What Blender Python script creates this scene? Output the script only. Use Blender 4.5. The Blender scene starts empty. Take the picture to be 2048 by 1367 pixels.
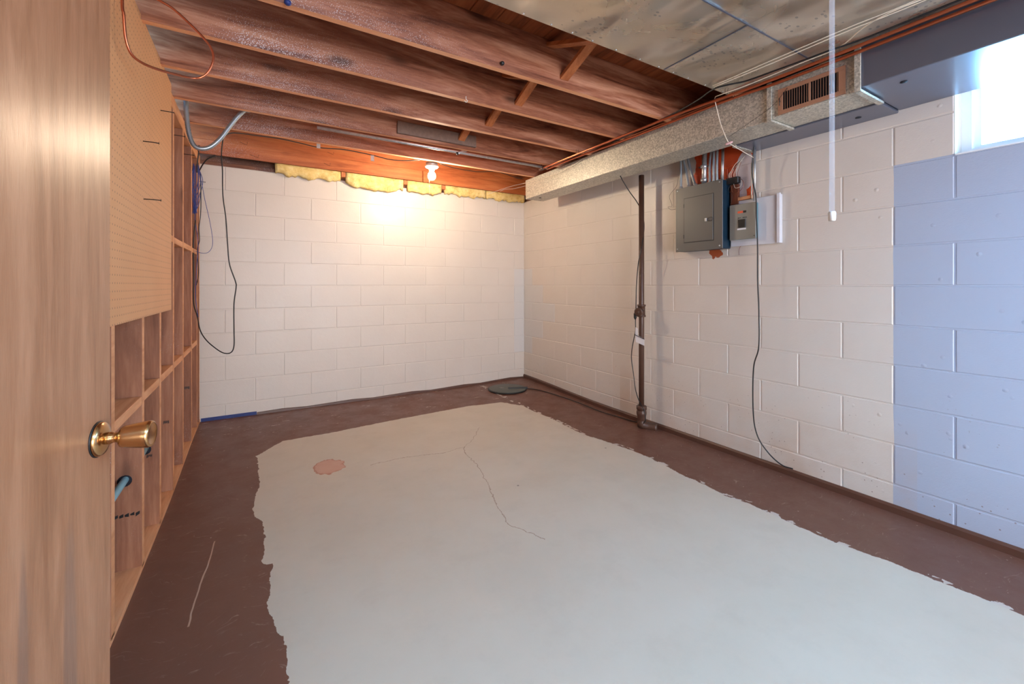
import bpy, math, random
from mathutils import Vector, Matrix
random.seed(7)
scene = bpy.context.scene
COL = scene.collection
PI = math.pi

# ------------------------------------------------------------------ camera, world, lights, exposure
cam_data = bpy.data.cameras.new('camera')
cam = bpy.data.objects.new('camera', cam_data)
COL.objects.link(cam)
cam.location = (-2.792, -4.360, 1.161)
cam.rotation_euler = (PI / 2, 0, -0.5409)
cam_data.sensor_width = 36.0
cam_data.lens = 845.7 / 2048 * 36.0
cam_data.shift_y = -(683.5 - 570.5) / 2048
cam_data.clip_start = 0.05
scene.camera = cam

scene.view_settings.view_transform = 'Standard'
scene.view_settings.look = 'None'
scene.view_settings.gamma = 1
scene.view_settings.use_curve_mapping = False
scene.view_settings.exposure = 0.0

world = bpy.data.worlds.new('sky')
scene.world = world
world.use_nodes = True
bgn = world.node_tree.nodes['Background']
bgn.inputs['Color'].default_value = (0.30, 0.66, 1.0, 1)
bgn.inputs['Strength'].default_value = 66.0

def area(name, loc, rot, sx, sy, power, color, portal=False):
    d = bpy.data.lights.new(name, 'AREA')
    d.shape = 'RECTANGLE'; d.size = sx; d.size_y = sy
    d.energy = power; d.color = color
    if portal: d.cycles.is_portal = True
    o = bpy.data.objects.new(name, d)
    o.location = loc; o.rotation_euler = rot
    COL.objects.link(o)
    return o
# portal over the window opening (only steers sampling of the sky)
area('window_portal', (0.19, -4.176, 1.973), (0, PI / 2, 0), 0.40, 0.88, 1, (1, 1, 1), True)
# added fill light behind the camera, evens out the room; no known lamp there
area('rear_fill', (-1.9, -7.9, 0.9), (math.radians(97), 0, 0), 2.4, 1.2, 215, (0.97, 0.97, 1.0))
area('blue_floor_fill', (-1.5, -4.95, 1.9), (math.radians(38), 0, math.radians(0)), 1.2, 0.4, 23, (0.12, 0.47, 1.0))  # added blue fill tilted down to cool the near floor
BULB_EMIT = 960.0

# ------------------------------------------------------------------ helpers
def S(r, g, b):
    f = lambda c: (c / 255 / 12.92) if c / 255 <= 0.04045 else ((c / 255 + 0.055) / 1.055) ** 2.4
    return (f(r), f(g), f(b), 1)

class MB:
    def __init__(s): s.v = []; s.f = []; s.m = []; s.sm = []
    def add(s, vs, fs, mi=0, smooth=False):
        n = len(s.v); s.v += [tuple(v) for v in vs]
        for f in fs: s.f.append(tuple(i + n for i in f)); s.m.append(mi); s.sm.append(smooth)
        return s
    def box(s, x0, x1, y0, y1, z0, z1, mi=0):
        vs = [(x, y, z) for x in (x0, x1) for y in (y0, y1) for z in (z0, z1)]
        return s.add(vs, [(0, 1, 3, 2), (4, 6, 7, 5), (0, 4, 5, 1), (2, 3, 7, 6), (0, 2, 6, 4), (1, 5, 7, 3)], mi)
    def cbox(s, x0, x1, y0, y1, z0, z1, c, mi=0):
        # box with all edges chamfered
        vs = []; ix = {}
        for a, x in enumerate((x0, x1)):
            for b, y in enumerate((y0, y1)):
                for d, z in enumerate((z0, z1)):
                    sx, sy, sz = (1 - 2 * a) * c, (1 - 2 * b) * c, (1 - 2 * d) * c
                    for k, p in enumerate(((x, y + sy, z + sz), (x + sx, y, z + sz), (x + sx, y + sy, z))):
                        ix[a, b, d, k] = len(vs); vs.append(p)
        F = []
        for a in (0, 1):
            q = [ix[a, 0, 0, 0], ix[a, 0, 1, 0], ix[a, 1, 1, 0], ix[a, 1, 0, 0]]; F.append(q if a == 0 else q[::-1])
            q = [ix[0, a, 0, 1], ix[1, a, 0, 1], ix[1, a, 1, 1], ix[0, a, 1, 1]]; F.append(q if a == 0 else q[::-1])
            q = [ix[0, 0, a, 2], ix[0, 1, a, 2], ix[1, 1, a, 2], ix[1, 0, a, 2]]; F.append(q if a == 0 else q[::-1])
        for a in (0, 1):
            for b in (0, 1):
                F.append([ix[a, b, 0, 0], ix[a, b, 1, 0], ix[a, b, 1, 1], ix[a, b, 0, 1]])
                F.append([ix[a, 0, b, 0], ix[a, 1, b, 0], ix[a, 1, b, 2], ix[a, 0, b, 2]])
                F.append([ix[0, a, b, 1], ix[1, a, b, 1], ix[1, a, b, 2], ix[0, a, b, 2]])
        for a in (0, 1):
            for b in (0, 1):
                for d in (0, 1): F.append([ix[a, b, d, 0], ix[a, b, d, 1], ix[a, b, d, 2]])
        return s.add(vs, F, mi)
    def obox(s, c, u, v, w, mi=0):
        c, u, v, w = map(Vector, (c, u, v, w))
        vs = [c + a * u + b * v + d * w for a in (-.5, .5) for b in (-.5, .5) for d in (-.5, .5)]
        return s.add(vs, [(0, 1, 3, 2), (4, 6, 7, 5), (0, 4, 5, 1), (2, 3, 7, 6), (0, 2, 6, 4), (1, 5, 7, 3)], mi)
    def bar(s, p, q, w, t, up=(0, 0, 1), mi=0):
        p, q = Vector(p), Vector(q); d = (q - p); n = d.normalized(); up = Vector(up)
        a = n.cross(up).normalized(); b = a.cross(n).normalized()
        return s.obox((p + q) / 2, d, a * w, b * t, mi)
    def tube(s, pts, r, n=8, mi=0, closed=False, cap=True):
        pts = [Vector(p) for p in pts]; L = len(pts)
        rr = r if isinstance(r, (list, tuple)) else [r] * L
        prev = None; vs = []
        for i, p in enumerate(pts):
            t = (pts[min(i + 1, L - 1)] - pts[max(i - 1, 0)]).normalized()
            if prev is None:
                a = t.cross(Vector((0, 0, 1)))
                if a.length < 1e-3: a = t.cross(Vector((0, 1, 0)))
            else: a = prev - t * prev.dot(t)
            a.normalize(); prev = a; b = t.cross(a)
            for k in range(n):
                th = 2 * PI * k / n
                vs.append(p + rr[i] * (math.cos(th) * a + math.sin(th) * b))
        fs = []
        for i in range(L - 1):
            for k in range(n):
                fs.append((i * n + k, i * n + (k + 1) % n, (i + 1) * n + (k + 1) % n, (i + 1) * n + k))
        if cap: fs.append(tuple(range(n - 1, -1, -1))); fs.append(tuple((L - 1) * n + k for k in range(n)))
        return s.add(vs, fs, mi, True)
    def lathe(s, prof, o=(0, 0, 0), ax=(0, 0, 1), n=24, mi=0):
        o, ax = Vector(o), Vector(ax).normalized()
        a = ax.cross(Vector((0.31, 0.17, 0.93)))
        if ax.z > .9: a = Vector((1, 0, 0))
        a.normalize(); b = ax.cross(a)
        vs = [o + ax * h + r * (math.cos(2 * PI * k / n) * a + math.sin(2 * PI * k / n) * b) for r, h in prof for k in range(n)]
        fs = []
        for i in range(len(prof) - 1):
            for k in range(n): fs.append((i * n + k, i * n + (k + 1) % n, (i + 1) * n + (k + 1) % n, (i + 1) * n + k))
        fs.append(tuple(range(n - 1, -1, -1))); fs.append(tuple((len(prof) - 1) * n + k for k in range(n)))
        return s.add(vs, fs, mi, True)
    def mesh(s, name, mats):
        me = bpy.data.meshes.new(name)
        me.from_pydata(s.v, [], s.f)
        for m in (mats if isinstance(mats, (list, tuple)) else [mats]): me.materials.append(m)
        for p, mi, sm in zip(me.polygons, s.m, s.sm): p.material_index = mi; p.use_smooth = sm
        import bmesh
        bm = bmesh.new(); bm.from_mesh(me); bmesh.ops.recalc_face_normals(bm, faces=bm.faces); bm.to_mesh(me); bm.free()
        me.update()
        return me
    def build(s, name, mats, parent=None, loc=None):
        return link(name, s.mesh(name, mats), parent, loc)

def link(name, me, parent=None, loc=None):
    o = bpy.data.objects.new(name, me); COL.objects.link(o)
    if parent: o.parent = parent
    if loc is not None: o.location = loc
    return o
def tag(o, label, cat, group=None):
    o['label'] = label; o['category'] = cat
    if group: o['group'] = group
    return o
def empty(name, loc=(0, 0, 0), rz=0):
    o = bpy.data.objects.new(name, None); COL.objects.link(o); o.location = loc; o.rotation_euler = (0, 0, rz)
    o.empty_display_size = 0.1
    return o
def struct(o): o['kind'] = 'structure'; return o
def rel(o, pts):
    l = Vector(o.location); return [Vector(p) - l for p in pts]
def cr(pts, n=8):
    P = [Vector(p) for p in pts]; P = [2 * P[0] - P[1]] + P + [2 * P[-1] - P[-2]]; out = []
    for i in range(1, len(P) - 2):
        for k in range(n):
            t = k / n; a, b, c, d = P[i - 1:i + 3]
            out.append(0.5 * ((2 * b) + (c - a) * t + (2 * a - 5 * b + 4 * c - d) * t * t + (3 * b - a - 3 * c + d) * t ** 3))
    out.append(P[-2]); return out

# ------------------------------------------------------------------ materials
class NT:
    def __init__(s, name):
        s.mat = bpy.data.materials.new(name); s.mat.use_nodes = True
        s.t = s.mat.node_tree; s.b = s.t.nodes['Principled BSDF']
        s.pos = s.t.nodes.new('ShaderNodeNewGeometry').outputs['Position']
    def set(s, sock, v):
        if isinstance(v, bpy.types.NodeSocket): s.t.links.new(v, sock)
        elif v is not None: sock.default_value = v
    def m(s, op, a, b=None, c=None, clamp=False):
        n = s.t.nodes.new('ShaderNodeMath'); n.operation = op; n.use_clamp = clamp
        for i, v in enumerate((a, b, c)): s.set(n.inputs[i], v)
        return n.outputs[0]
    def vm(s, op, a, b=None):
        n = s.t.nodes.new('ShaderNodeVectorMath'); n.operation = op
        s.set(n.inputs[0], a); s.set(n.inputs[1], b); return n.outputs[0]
    def sep(s, v=None):
        n = s.t.nodes.new('ShaderNodeSeparateXYZ'); s.set(n.inputs[0], v or s.pos); return n.outputs
    def comb(s, x, y, z):
        n = s.t.nodes.new('ShaderNodeCombineXYZ')
        for i, v in enumerate((x, y, z)): s.set(n.inputs[i], v)
        return n.outputs[0]
    def noise(s, v, scale, detail=3, rough=.55, dist=0, out='Fac'):
        n = s.t.nodes.new('ShaderNodeTexNoise'); s.set(n.inputs['Vector'], v); n.inputs['Scale'].default_value = scale
        n.inputs['Detail'].default_value = detail; n.inputs['Roughness'].default_value = rough; n.inputs['Distortion'].default_value = dist
        return n.outputs[out]
    def vor(s, v, scale, feature='F1', rnd=1, out='Distance'):
        n = s.t.nodes.new('ShaderNodeTexVoronoi'); n.feature = feature; s.set(n.inputs['Vector'], v)
        n.inputs['Scale'].default_value = scale; n.inputs['Randomness'].default_value = rnd
        return n.outputs[out]
    def ramp(s, f, stops):
        n = s.t.nodes.new('ShaderNodeValToRGB'); s.set(n.inputs[0], f); e = n.color_ramp.elements
        while len(e) < len(stops): e.new(.5)
        for el, (p, c) in zip(e, stops): el.position = p; el.color = c if len(c) == 4 else (*c, 1)
        return n.outputs[0]
    def rng(s, f, a, b, c=0.0, d=1.0):
        n = s.t.nodes.new('ShaderNodeMapRange'); s.set(n.inputs[0], f)
        for i, v in enumerate((a, b, c, d)): s.set(n.inputs[i + 1], v)
        return n.outputs[0]
    def mix(s, f, a, b, mode='MIX'):
        n = s.t.nodes.new('ShaderNodeMix'); n.data_type = 'RGBA'; n.blend_type = mode
        s.set(n.inputs[0], f); s.set(n.inputs[6], a); s.set(n.inputs[7], b); return n.outputs[2]
    def rnd(s):
        return s.t.nodes.new('ShaderNodeObjectInfo').outputs['Random']
    def bump(s, h, strength=.3, dist=.01):
        n = s.t.nodes.new('ShaderNodeBump'); n.inputs['Strength'].default_value = strength; n.inputs['Distance'].default_value = dist
        s.set(n.inputs['Height'], h); s.t.links.new(n.outputs[0], s.b.inputs['Normal'])
    def curve(s, f, pts):
        n = s.t.nodes.new('ShaderNodeFloatCurve'); s.set(n.inputs['Value'], f); c = n.mapping.curves[0]
        n.mapping.use_clip = False
        pts = sorted(pts)
        while len(c.points) < len(pts): c.points.new(.5, .5)
        for i, (p, q) in enumerate(zip(c.points, pts)): p.location = q
        for p in c.points: p.handle_type = 'VECTOR'
        n.mapping.update(); return n.outputs[0]
    def AND(s, *a):
        r = a[0]
        for x in a[1:]: r = s.m('MULTIPLY', r, x)
        return r
    def gt(s, a, b): return s.m('GREATER_THAN', a, b)
    def lt(s, a, b): return s.m('LESS_THAN', a, b)
    def done(s, col=None, rough=.6, metal=0, spec=None):
        s.set(s.b.inputs['Base Color'], col); s.set(s.b.inputs['Roughness'], rough); s.set(s.b.inputs['Metallic'], metal)
        if spec is not None: s.b.inputs['Specular IOR Level'].default_value = spec
        return s.mat

def plain(name, c, rough=.5, metal=0, var=.12, scale=30):
    n = NT(name); f = n.noise(n.pos, scale, 3)
    k = tuple(x * (1 - var) for x in c[:3]) + (1,); l = tuple(min(1, x * (1 + var)) for x in c[:3]) + (1,)
    return n.done(n.mix(f, k, l), rough, metal)

def wood(name, axis, dark, mid, light, rough=.6, dust=0.0, knots=True, gs=1.0, dusty_box=None, spec=.3):
    n = NT(name); r = n.rnd(); off = n.m('MULTIPLY', r, 37.0)
    p = n.vm('ADD', n.pos, n.comb(off, n.m('MULTIPLY', off, .7), n.m('MULTIPLY', off, 1.3)))
    sc = {'x': (.9, 9, 9), 'y': (9, .9, 9), 'z': (9, 9, .9)}[axis]
    q = n.vm('MULTIPLY', p, tuple(k * gs for k in sc))
    big = n.noise(q, 1.2, 4, .6, 1.2)
    fine = n.noise(n.vm('MULTIPLY', q, (3, 3, 3)), 4, 4, .7)
    f = n.m('ADD', n.m('MULTIPLY', big, .75), n.m('MULTIPLY', fine, .25))
    col = n.ramp(f, [(.34, dark), (.50, mid), (.66, light)])
    h = f
    if knots:
        ks = {'x': (1.3, 3.6, 3.6), 'y': (3.6, 1.3, 3.6), 'z': (3.6, 3.6, 1.3)}[axis]
        kd = n.vor(n.vm('MULTIPLY', p, ks), 1.4)
        kk = n.rng(kd, .07, .17, 1, 0)
        col = n.mix(n.m('MULTIPLY', kk, .75), col, tuple(x * .25 for x in dark[:3]) + (1,))
    if dust > 0:
        d1 = n.vor(n.pos, 170, 'F1'); big2 = n.noise(n.pos, 3.0, 3)
        x, y, z = n.sep()
        if dusty_box:
            xa, xb, za, zb = dusty_box
            reg = n.AND(n.rng(x, xa - .15, xa + .1, 0, 1), n.rng(x, xb - .7, xb + .5, 1, 0), n.rng(z, za, zb, 1.0, .12))
        else: reg = n.rng(big2, .4, .65, .25, 1)
        th = n.m('MULTIPLY', n.m('MULTIPLY', reg, n.rng(big2, .35, .65, .6, 1.15)), .36 * dust)
        col = n.mix(n.m('MULTIPLY', n.lt(d1, th), .8), col, S(215, 208, 210))
        col = n.mix(n.m('MULTIPLY', reg, .10 * dust), col, S(190, 180, 185))
    n.bump(fine, .15, .003)
    return n.done(col, rough, 0, spec)

# painted concrete block
def block_paint():
    n = NT('painted_block'); x, y, z = n.sep()
    warp = n.noise(n.pos, 30, 3)
    blot = n.noise(n.pos, 3.5, 4)
    base = n.mix(blot, S(205, 195, 185), S(214, 205, 196))
    r = n.rnd(); base = n.mix(n.m('MULTIPLY', r, .25), base, S(204, 196, 186))
    yy = n.m('ADD', y, n.m('MULTIPLY', n.m('SUBTRACT', warp, .5), .01))
    wob = n.m('MULTIPLY', n.m('SUBTRACT', n.noise(n.pos, 4, 2), .5), .02)
    # cooler, whiter repaint beside the window
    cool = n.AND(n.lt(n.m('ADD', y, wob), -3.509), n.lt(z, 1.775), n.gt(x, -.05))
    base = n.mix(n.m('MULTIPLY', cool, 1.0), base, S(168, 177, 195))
    # pale stepped repaint in the far corner
    pb = n.AND(n.gt(x, -.142), n.gt(y, -.03), n.lt(z, 1.36), n.gt(z, .36))
    st = [(1.36, 1.164, .173), (1.164, .96, .395), (.96, .757, .62), (.757, .555, .395), (.555, .352, .173)]
    for a, b, d in st:
        pb = n.m('MAXIMUM', pb, n.AND(n.gt(x, -.02), n.lt(z, a), n.gt(z, b), n.gt(y, -d)))
    base = n.mix(n.m('MULTIPLY', pb, .5), base, S(200, 204, 208))
    # dampness and scuffs near the floor on the right wall
    low = n.AND(n.rng(z, .08, .5, 1, 0), n.rng(n.noise(n.pos, 2.2, 4), .42, .62, 0, 1), n.lt(y, -1.6), n.gt(y, -3.6), n.gt(x, -.05))
    base = n.mix(n.m('MULTIPLY', low, .5), base, S(188, 158, 132))
    specks = n.AND(n.lt(n.vor(n.pos, 34), .11), n.rng(z, .1, .7, 1, 0), n.gt(n.noise(n.pos, 5, 2), .52), n.gt(x, -.05))
    base = n.mix(n.m('MULTIPLY', specks, .7), base, S(120, 95, 80))
    # unpainted orange red block behind the breaker panel, with a plaster smear
    nz = n.m('MULTIPLY', n.m('SUBTRACT', n.noise(n.pos, 9, 3), .5), .10)
    org = n.AND(n.gt(x, -.05), n.lt(n.m('ADD', y, nz), -2.36), n.gt(n.m('ADD', y, n.m('MULTIPLY', nz, .3)), -2.795), n.gt(n.m('ADD', z, nz), 1.72))
    base = n.mix(org, base, n.mix(blot, S(196, 72, 36), S(224, 96, 52)))
    e1 = n.m('ADD', n.m('POWER', n.m('DIVIDE', n.m('ADD', y, 2.74), .065), 2), n.m('POWER', n.m('DIVIDE', n.m('SUBTRACT', z, 1.93), .13), 2))
    e2 = n.m('ADD', n.m('POWER', n.m('DIVIDE', n.m('ADD', y, 2.70), .05), 2), n.m('POWER', n.m('DIVIDE', n.m('SUBTRACT', z, 1.76), .12), 2))
    e = n.m('MINIMUM', e1, e2)
    base = n.mix(n.AND(n.lt(n.m('ADD', e, n.m('MULTIPLY', nz, 5)), 1.0), n.gt(x, -.05)), base, S(206, 196, 200))
    rust = n.AND(n.gt(x, -.05), n.lt(n.m('ADD', n.m('POWER', n.m('DIVIDE', n.m('ADD', y, 2.53), .05), 2), n.m('POWER', n.m('DIVIDE', n.m('SUBTRACT', z, 1.39), .035), 2)), n.rng(warp, .3, .7, .3, 1.6)))
    base = n.mix(rust, base, S(166, 84, 48))
    hb = n.m('ADD', n.m('MULTIPLY', n.noise(n.pos, 26, 4, .6), .6), n.m('MULTIPLY', n.noise(n.vm('MULTIPLY', n.pos, (1, 1, 3)), 90, 2), .4))
    lump = n.AND(n.rng(n.vor(n.pos, 14), .16, .03, 0, 1), n.lt(y, -3.3), n.gt(n.noise(n.pos, 6, 2), .50))
    n.bump(n.m('ADD', hb, n.m('MULTIPLY', lump, 2.2)), .35, .004)
    return n.done(base, n.rng(blot, .3, .7, .30, .42), 0, .45)
M_block = block_paint()

def floor_mat():
    n = NT('painted_concrete_floor'); x, y, z = n.sep()
    wn = n.noise(n.pos, 22, 4, .6, 0, 'Color'); wl = n.noise(n.pos, 5, 2, .5, 0, 'Color')
    sx, sy, _ = n.sep(wn); lx, ly, _ = n.sep(wl)
    X = n.m('ADD', x, n.m('ADD', n.m('MULTIPLY', n.m('SUBTRACT', sx, .5), .035), n.m('MULTIPLY', n.m('SUBTRACT', lx, .5), .02)))
    Y = n.m('ADD', y, n.m('ADD', n.m('MULTIPLY', n.m('SUBTRACT', sy, .5), .03), n.m('MULTIPLY', n.m('SUBTRACT', ly, .5), .02)))
    ny = lambda v: (v + 5) / 5; nx = lambda v: (v + 3.4) / 3.4
    Ty = n.m('DIVIDE', n.m('ADD', Y, 5), 5); Tx = n.m('DIVIDE', n.m('ADD', X, 3.4), 3.4)
    Lp = [(-5, -2.68), (-3.3, -2.70), (-2.966, -2.718), (-2.798, -2.712), (-2.693, -2.736), (-2.584, -2.762), (-2.436, -2.75), (-2.30, -2.741), (-2.281, -2.778), (-2.111, -2.764), (-1.896, -2.771), (-1.831, -2.807), (-1.671, -2.819), (-1.462, -2.783), (-1.253, -2.789), (-1.036, -2.79), (-.974, -2.813), (-.6, -2.83), (0, -2.83)]
    Bp = [(-3.4, -1.06), (-2.812, -1.0), (-2.637, -.80), (-2.234, -.79), (-1.701, -.736), (-1.068, -.694), (-.739, -.741), (-.64, -.91), (0, -1.0)]
    Rp = [(-5, -.44), (-4.0, -.481), (-3.835, -.495), (-3.69, -.509), (-3.582, -.526), (-3.469, -.555), (-3.309, -.556), (-3.184, -.554), (-3.077, -.55), (-2.961, -.576), (-2.852, -.559), (-2.675, -.56), (-2.414, -.529), (-2.227, -.538), (-2.034, -.563), (-1.801, -.62), (-1.399, -.593), (-1.159, -.614), (-.864, -.62), (0, -.62)]
    cl = n.curve(Ty, [(ny(a), nx(b)) for a, b in Lp]); crr = n.curve(Ty, [(ny(a), nx(b)) for a, b in Rp]); cb = n.curve(Tx, [(nx(a), ny(b)) for a, b in Bp])
    mask = n.AND(n.gt(Tx, cl), n.lt(Tx, crr), n.lt(Ty, cb))
    # bare, pale concrete
    c1 = n.noise(n.pos, 1.6, 5, .6); c2 = n.noise(n.pos, 5, 6, .7)
    conc = n.mix(c1, S(186, 175, 160), S(206, 196, 182))
    conc = n.mix(n.rng(c2, .5, .8, 0, .30), conc, S(172, 160, 146))
    # hairline cracks
    nyc = n.m('DIVIDE', n.m('ADD', n.m('ADD', y, n.m('MULTIPLY', n.m('SUBTRACT', sy, .5), .02)), 5), 5)
    xr = n.m('ADD', x, n.m('MULTIPLY', n.m('SUBTRACT', sx, .5), .05))
    Cp = [(-2.779, -1.666), (-2.701, -1.697), (-2.59, -1.746), (-2.456, -1.72), (-2.298, -1.679), (-2.152, -1.634), (-1.904, -1.577), (-1.676, -1.56), (-1.572, -1.521), (-1.488, -1.413), (-1.263, -1.246)]
    cc = n.curve(nyc, [(ny(a), nx(b)) for a, b in Cp])
    d = n.m('ABSOLUTE', n.m('SUBTRACT', n.m('DIVIDE', n.m('ADD', xr, 3.4), 3.4), cc))
    crack = n.AND(n.lt(d, .0008), n.gt(y, -2.78), n.lt(y, -1.26))
    Hp = [(-2.172, -1.546), (-1.972, -1.528), (-1.679, -1.604), (-1.521, -1.572)]
    ch = n.curve(n.m('DIVIDE', n.m('ADD', x, 3.4), 3.4), [(nx(a), ny(b)) for a, b in Hp])
    yr = n.m('ADD', y, n.m('MULTIPLY', n.m('SUBTRACT', sy, .5), .05))
    d2 = n.m('ABSOLUTE', n.m('SUBTRACT', n.m('DIVIDE', n.m('ADD', yr, 5), 5), ch))
    crack = n.m('MAXIMUM', crack, n.AND(n.lt(d2, .0006), n.gt(x, -2.17), n.lt(x, -1.521)))
    conc = n.mix(n.m('MULTIPLY', crack, .55), conc, S(120, 84, 60))
    # reddish paint patch
    ex = n.m('DIVIDE', n.m('ADD', X, 2.40), .093); ey = n.m('DIVIDE', n.m('ADD', Y, 1.425), .12)
    e = n.m('ADD', n.m('ADD', n.m('MULTIPLY', ex, ex), n.m('MULTIPLY', ey, ey)), n.m('MULTIPLY', n.m('SUBTRACT', sx, .5), 1.4))
    conc = n.mix(n.m('MULTIPLY', n.lt(e, 1), .55), conc, S(196, 120, 92))
    conc = n.mix(n.m('MULTIPLY', n.AND(n.lt(e, 1), n.gt(e, .8)), .4), conc, S(150, 80, 60))
    sp = n.AND(n.lt(n.vor(n.pos, 3.1), .022), n.gt(n.noise(n.pos, 2.2, 2), .5))
    conc = n.mix(n.m('MULTIPLY', sp, .7), conc, S(92, 84, 80))
    # brown floor paint
    b1 = n.noise(n.vm('MULTIPLY', n.pos, (1, 1, 1)), 3, 4)
    brown = n.mix(b1, S(102, 68, 56), S(116, 80, 66))
    dv = n.vm('MULTIPLY', n.vm('ADD', n.pos, n.vm('MULTIPLY', wl, (.3, .3, 0))), (1.5, 9, 1))
    scuff = n.rng(n.noise(dv, 7, 5, .75), .60, .72, 0, .55)
    brown = n.mix(scuff, brown, S(176, 160, 150))
    # worn flecks along the far edge
    fl = n.AND(n.gt(n.noise(n.vm('MULTIPLY', n.pos, (5, 16, 1)), 1.5, 5, .72), .645), n.gt(y, -.62))
    brown = n.mix(n.m('MULTIPLY', fl, .7), brown, S(214, 200, 186))
    edge = n.AND(n.m('MULTIPLY', n.m('LESS_THAN', n.m('ABSOLUTE', n.m('SUBTRACT', Tx, crr)), .008), n.gt(n.noise(n.pos, 13, 3), .56)))
    brown = n.mix(n.m('MULTIPLY', edge, .8), brown, S(206, 196, 186))
    # long scratch
    dx = n.m('SUBTRACT', x, n.m('ADD', n.m('MULTIPLY', n.m('ADD', y, 1.974), .071), n.m('ADD', -2.963, n.m('MULTIPLY', n.m('SUBTRACT', lx, .5), .03))))
    scr = n.AND(n.lt(n.m('ABSOLUTE', dx), .0028), n.lt(y, -1.97), n.gt(y, -2.53))
    brown = n.mix(n.m('MULTIPLY', scr, .7), brown, S(200, 170, 150))
    dots = n.AND(n.lt(n.vor(n.pos, 16), .05), n.gt(n.noise(n.pos, 3, 2), .48))
    brown = n.mix(n.m('MULTIPLY', dots, .6), brown, S(205, 190, 180))
    col = n.mix(mask, brown, conc)
    n.bump(n.m('ADD', n.m('MULTIPLY', n.noise(n.pos, 40, 4), .5), n.m('MULTIPLY', mask, -.5)), .15, .004)
    return n.done(col, n.m('ADD', n.m('MULTIPLY', mask, .15), n.rng(n.noise(n.pos, 6, 5, .7), .35, .65, .30, .50)), 0, .28)
M_floor = floor_mat()

JB = (S(92, 46, 30), S(156, 98, 72), S(198, 144, 116))
M_joist = wood('joist_wood', 'x', *JB, dust=1.0, dusty_box=(-2.95, -2.0, 2.27, 2.45), rough=.62, spec=.25)
M_joist2 = wood('ledger_wood', 'x', S(142, 74, 40), S(178, 100, 56), S(198, 122, 74), dust=.8, dusty_box=(-3.2, -2.6, 2.30, 2.5), rough=.55)
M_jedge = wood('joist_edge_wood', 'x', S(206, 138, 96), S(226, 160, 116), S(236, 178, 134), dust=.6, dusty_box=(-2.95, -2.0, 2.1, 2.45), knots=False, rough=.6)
M_strut = wood('strut_wood', 'y', S(150, 84, 48), S(186, 114, 70), S(206, 138, 92), knots=False)
M_sub = wood('subfloor_wood', 'y', S(104, 52, 26), S(140, 74, 40), S(160, 92, 54))
M_stud = wood('stud_wood', 'z', S(120, 72, 48), S(150, 96, 68), S(176, 120, 88), dust=.35, gs=.8)
M_studf = wood('planed_wood', 'y', S(190, 128, 86), S(214, 152, 108), S(226, 168, 126), knots=False)
M_plate = wood('plate_wood', 'x', S(86, 50, 34), S(120, 74, 52), S(140, 92, 68), dust=.8)
M_door = wood('oak_veneer', 'z', S(134, 88, 60), S(154, 106, 76), S(170, 122, 92), knots=False, gs=1.6, rough=.32, spec=.5)

def pegboard():
    n = NT('pegboard'); x, y, z = n.sep(); s = .0275
    fy = n.m('SUBTRACT', n.m('FRACT', n.m('DIVIDE', n.m('ADD', y, 10), s)), .5); fz = n.m('SUBTRACT', n.m('FRACT', n.m('DIVIDE', z, s)), .5)
    d = n.m('SQRT', n.m('ADD', n.m('MULTIPLY', fy, fy), n.m('MULTIPLY', fz, fz)))
    base = n.mix(n.noise(n.vm('MULTIPLY', n.pos, (1, 1, 1)), 4, 4), S(206, 146, 98), S(220, 162, 112))
    col = n.mix(n.m('MULTIPLY', n.lt(d, .12), .75), base, S(110, 66, 38))
    n.bump(n.noise(n.pos, 200, 2), .1, .001)
    return n.done(col, .5)
M_peg = pegboard()
def door_mat():
    m = wood('streaked_oak_veneer', 'z', S(134, 88, 60), S(154, 106, 76), S(170, 122, 92), knots=False, gs=1.6, rough=.32, spec=.5)
    n = NT.__new__(NT); n.mat = m; n.t = m.node_tree; n.b = n.t.nodes['Principled BSDF']; n.pos = n.t.nodes.new('ShaderNodeNewGeometry').outputs['Position']
    x, y, z = n.sep(); src = n.b.inputs['Base Color'].links[0].from_socket
    w = n.m('MULTIPLY', n.m('SUBTRACT', n.noise(n.vm('MULTIPLY', n.pos, (9, 9, 2)), 3, 3), .5), .8)
    e = []
    for y0, z0, a, b in ((-3.452, .56, .012, .20), (-3.335, .50, .020, .24)):
        d = n.m('ADD', n.m('POWER', n.m('DIVIDE', n.m('SUBTRACT', y, y0), a), 2), n.m('POWER', n.m('DIVIDE', n.m('SUBTRACT', z, z0), b), 2))
        e.append(n.rng(n.m('ADD', d, w), .6, 1.3, 1, 0))
    col = n.mix(n.m('MULTIPLY', n.m('MAXIMUM', *e), .38), src, S(92, 80, 78))  # two darker grey upright ellipses blended into the lower veneer
    n.t.links.new(col, n.b.inputs['Base Color']); return m
M_door2 = door_mat()

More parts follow.
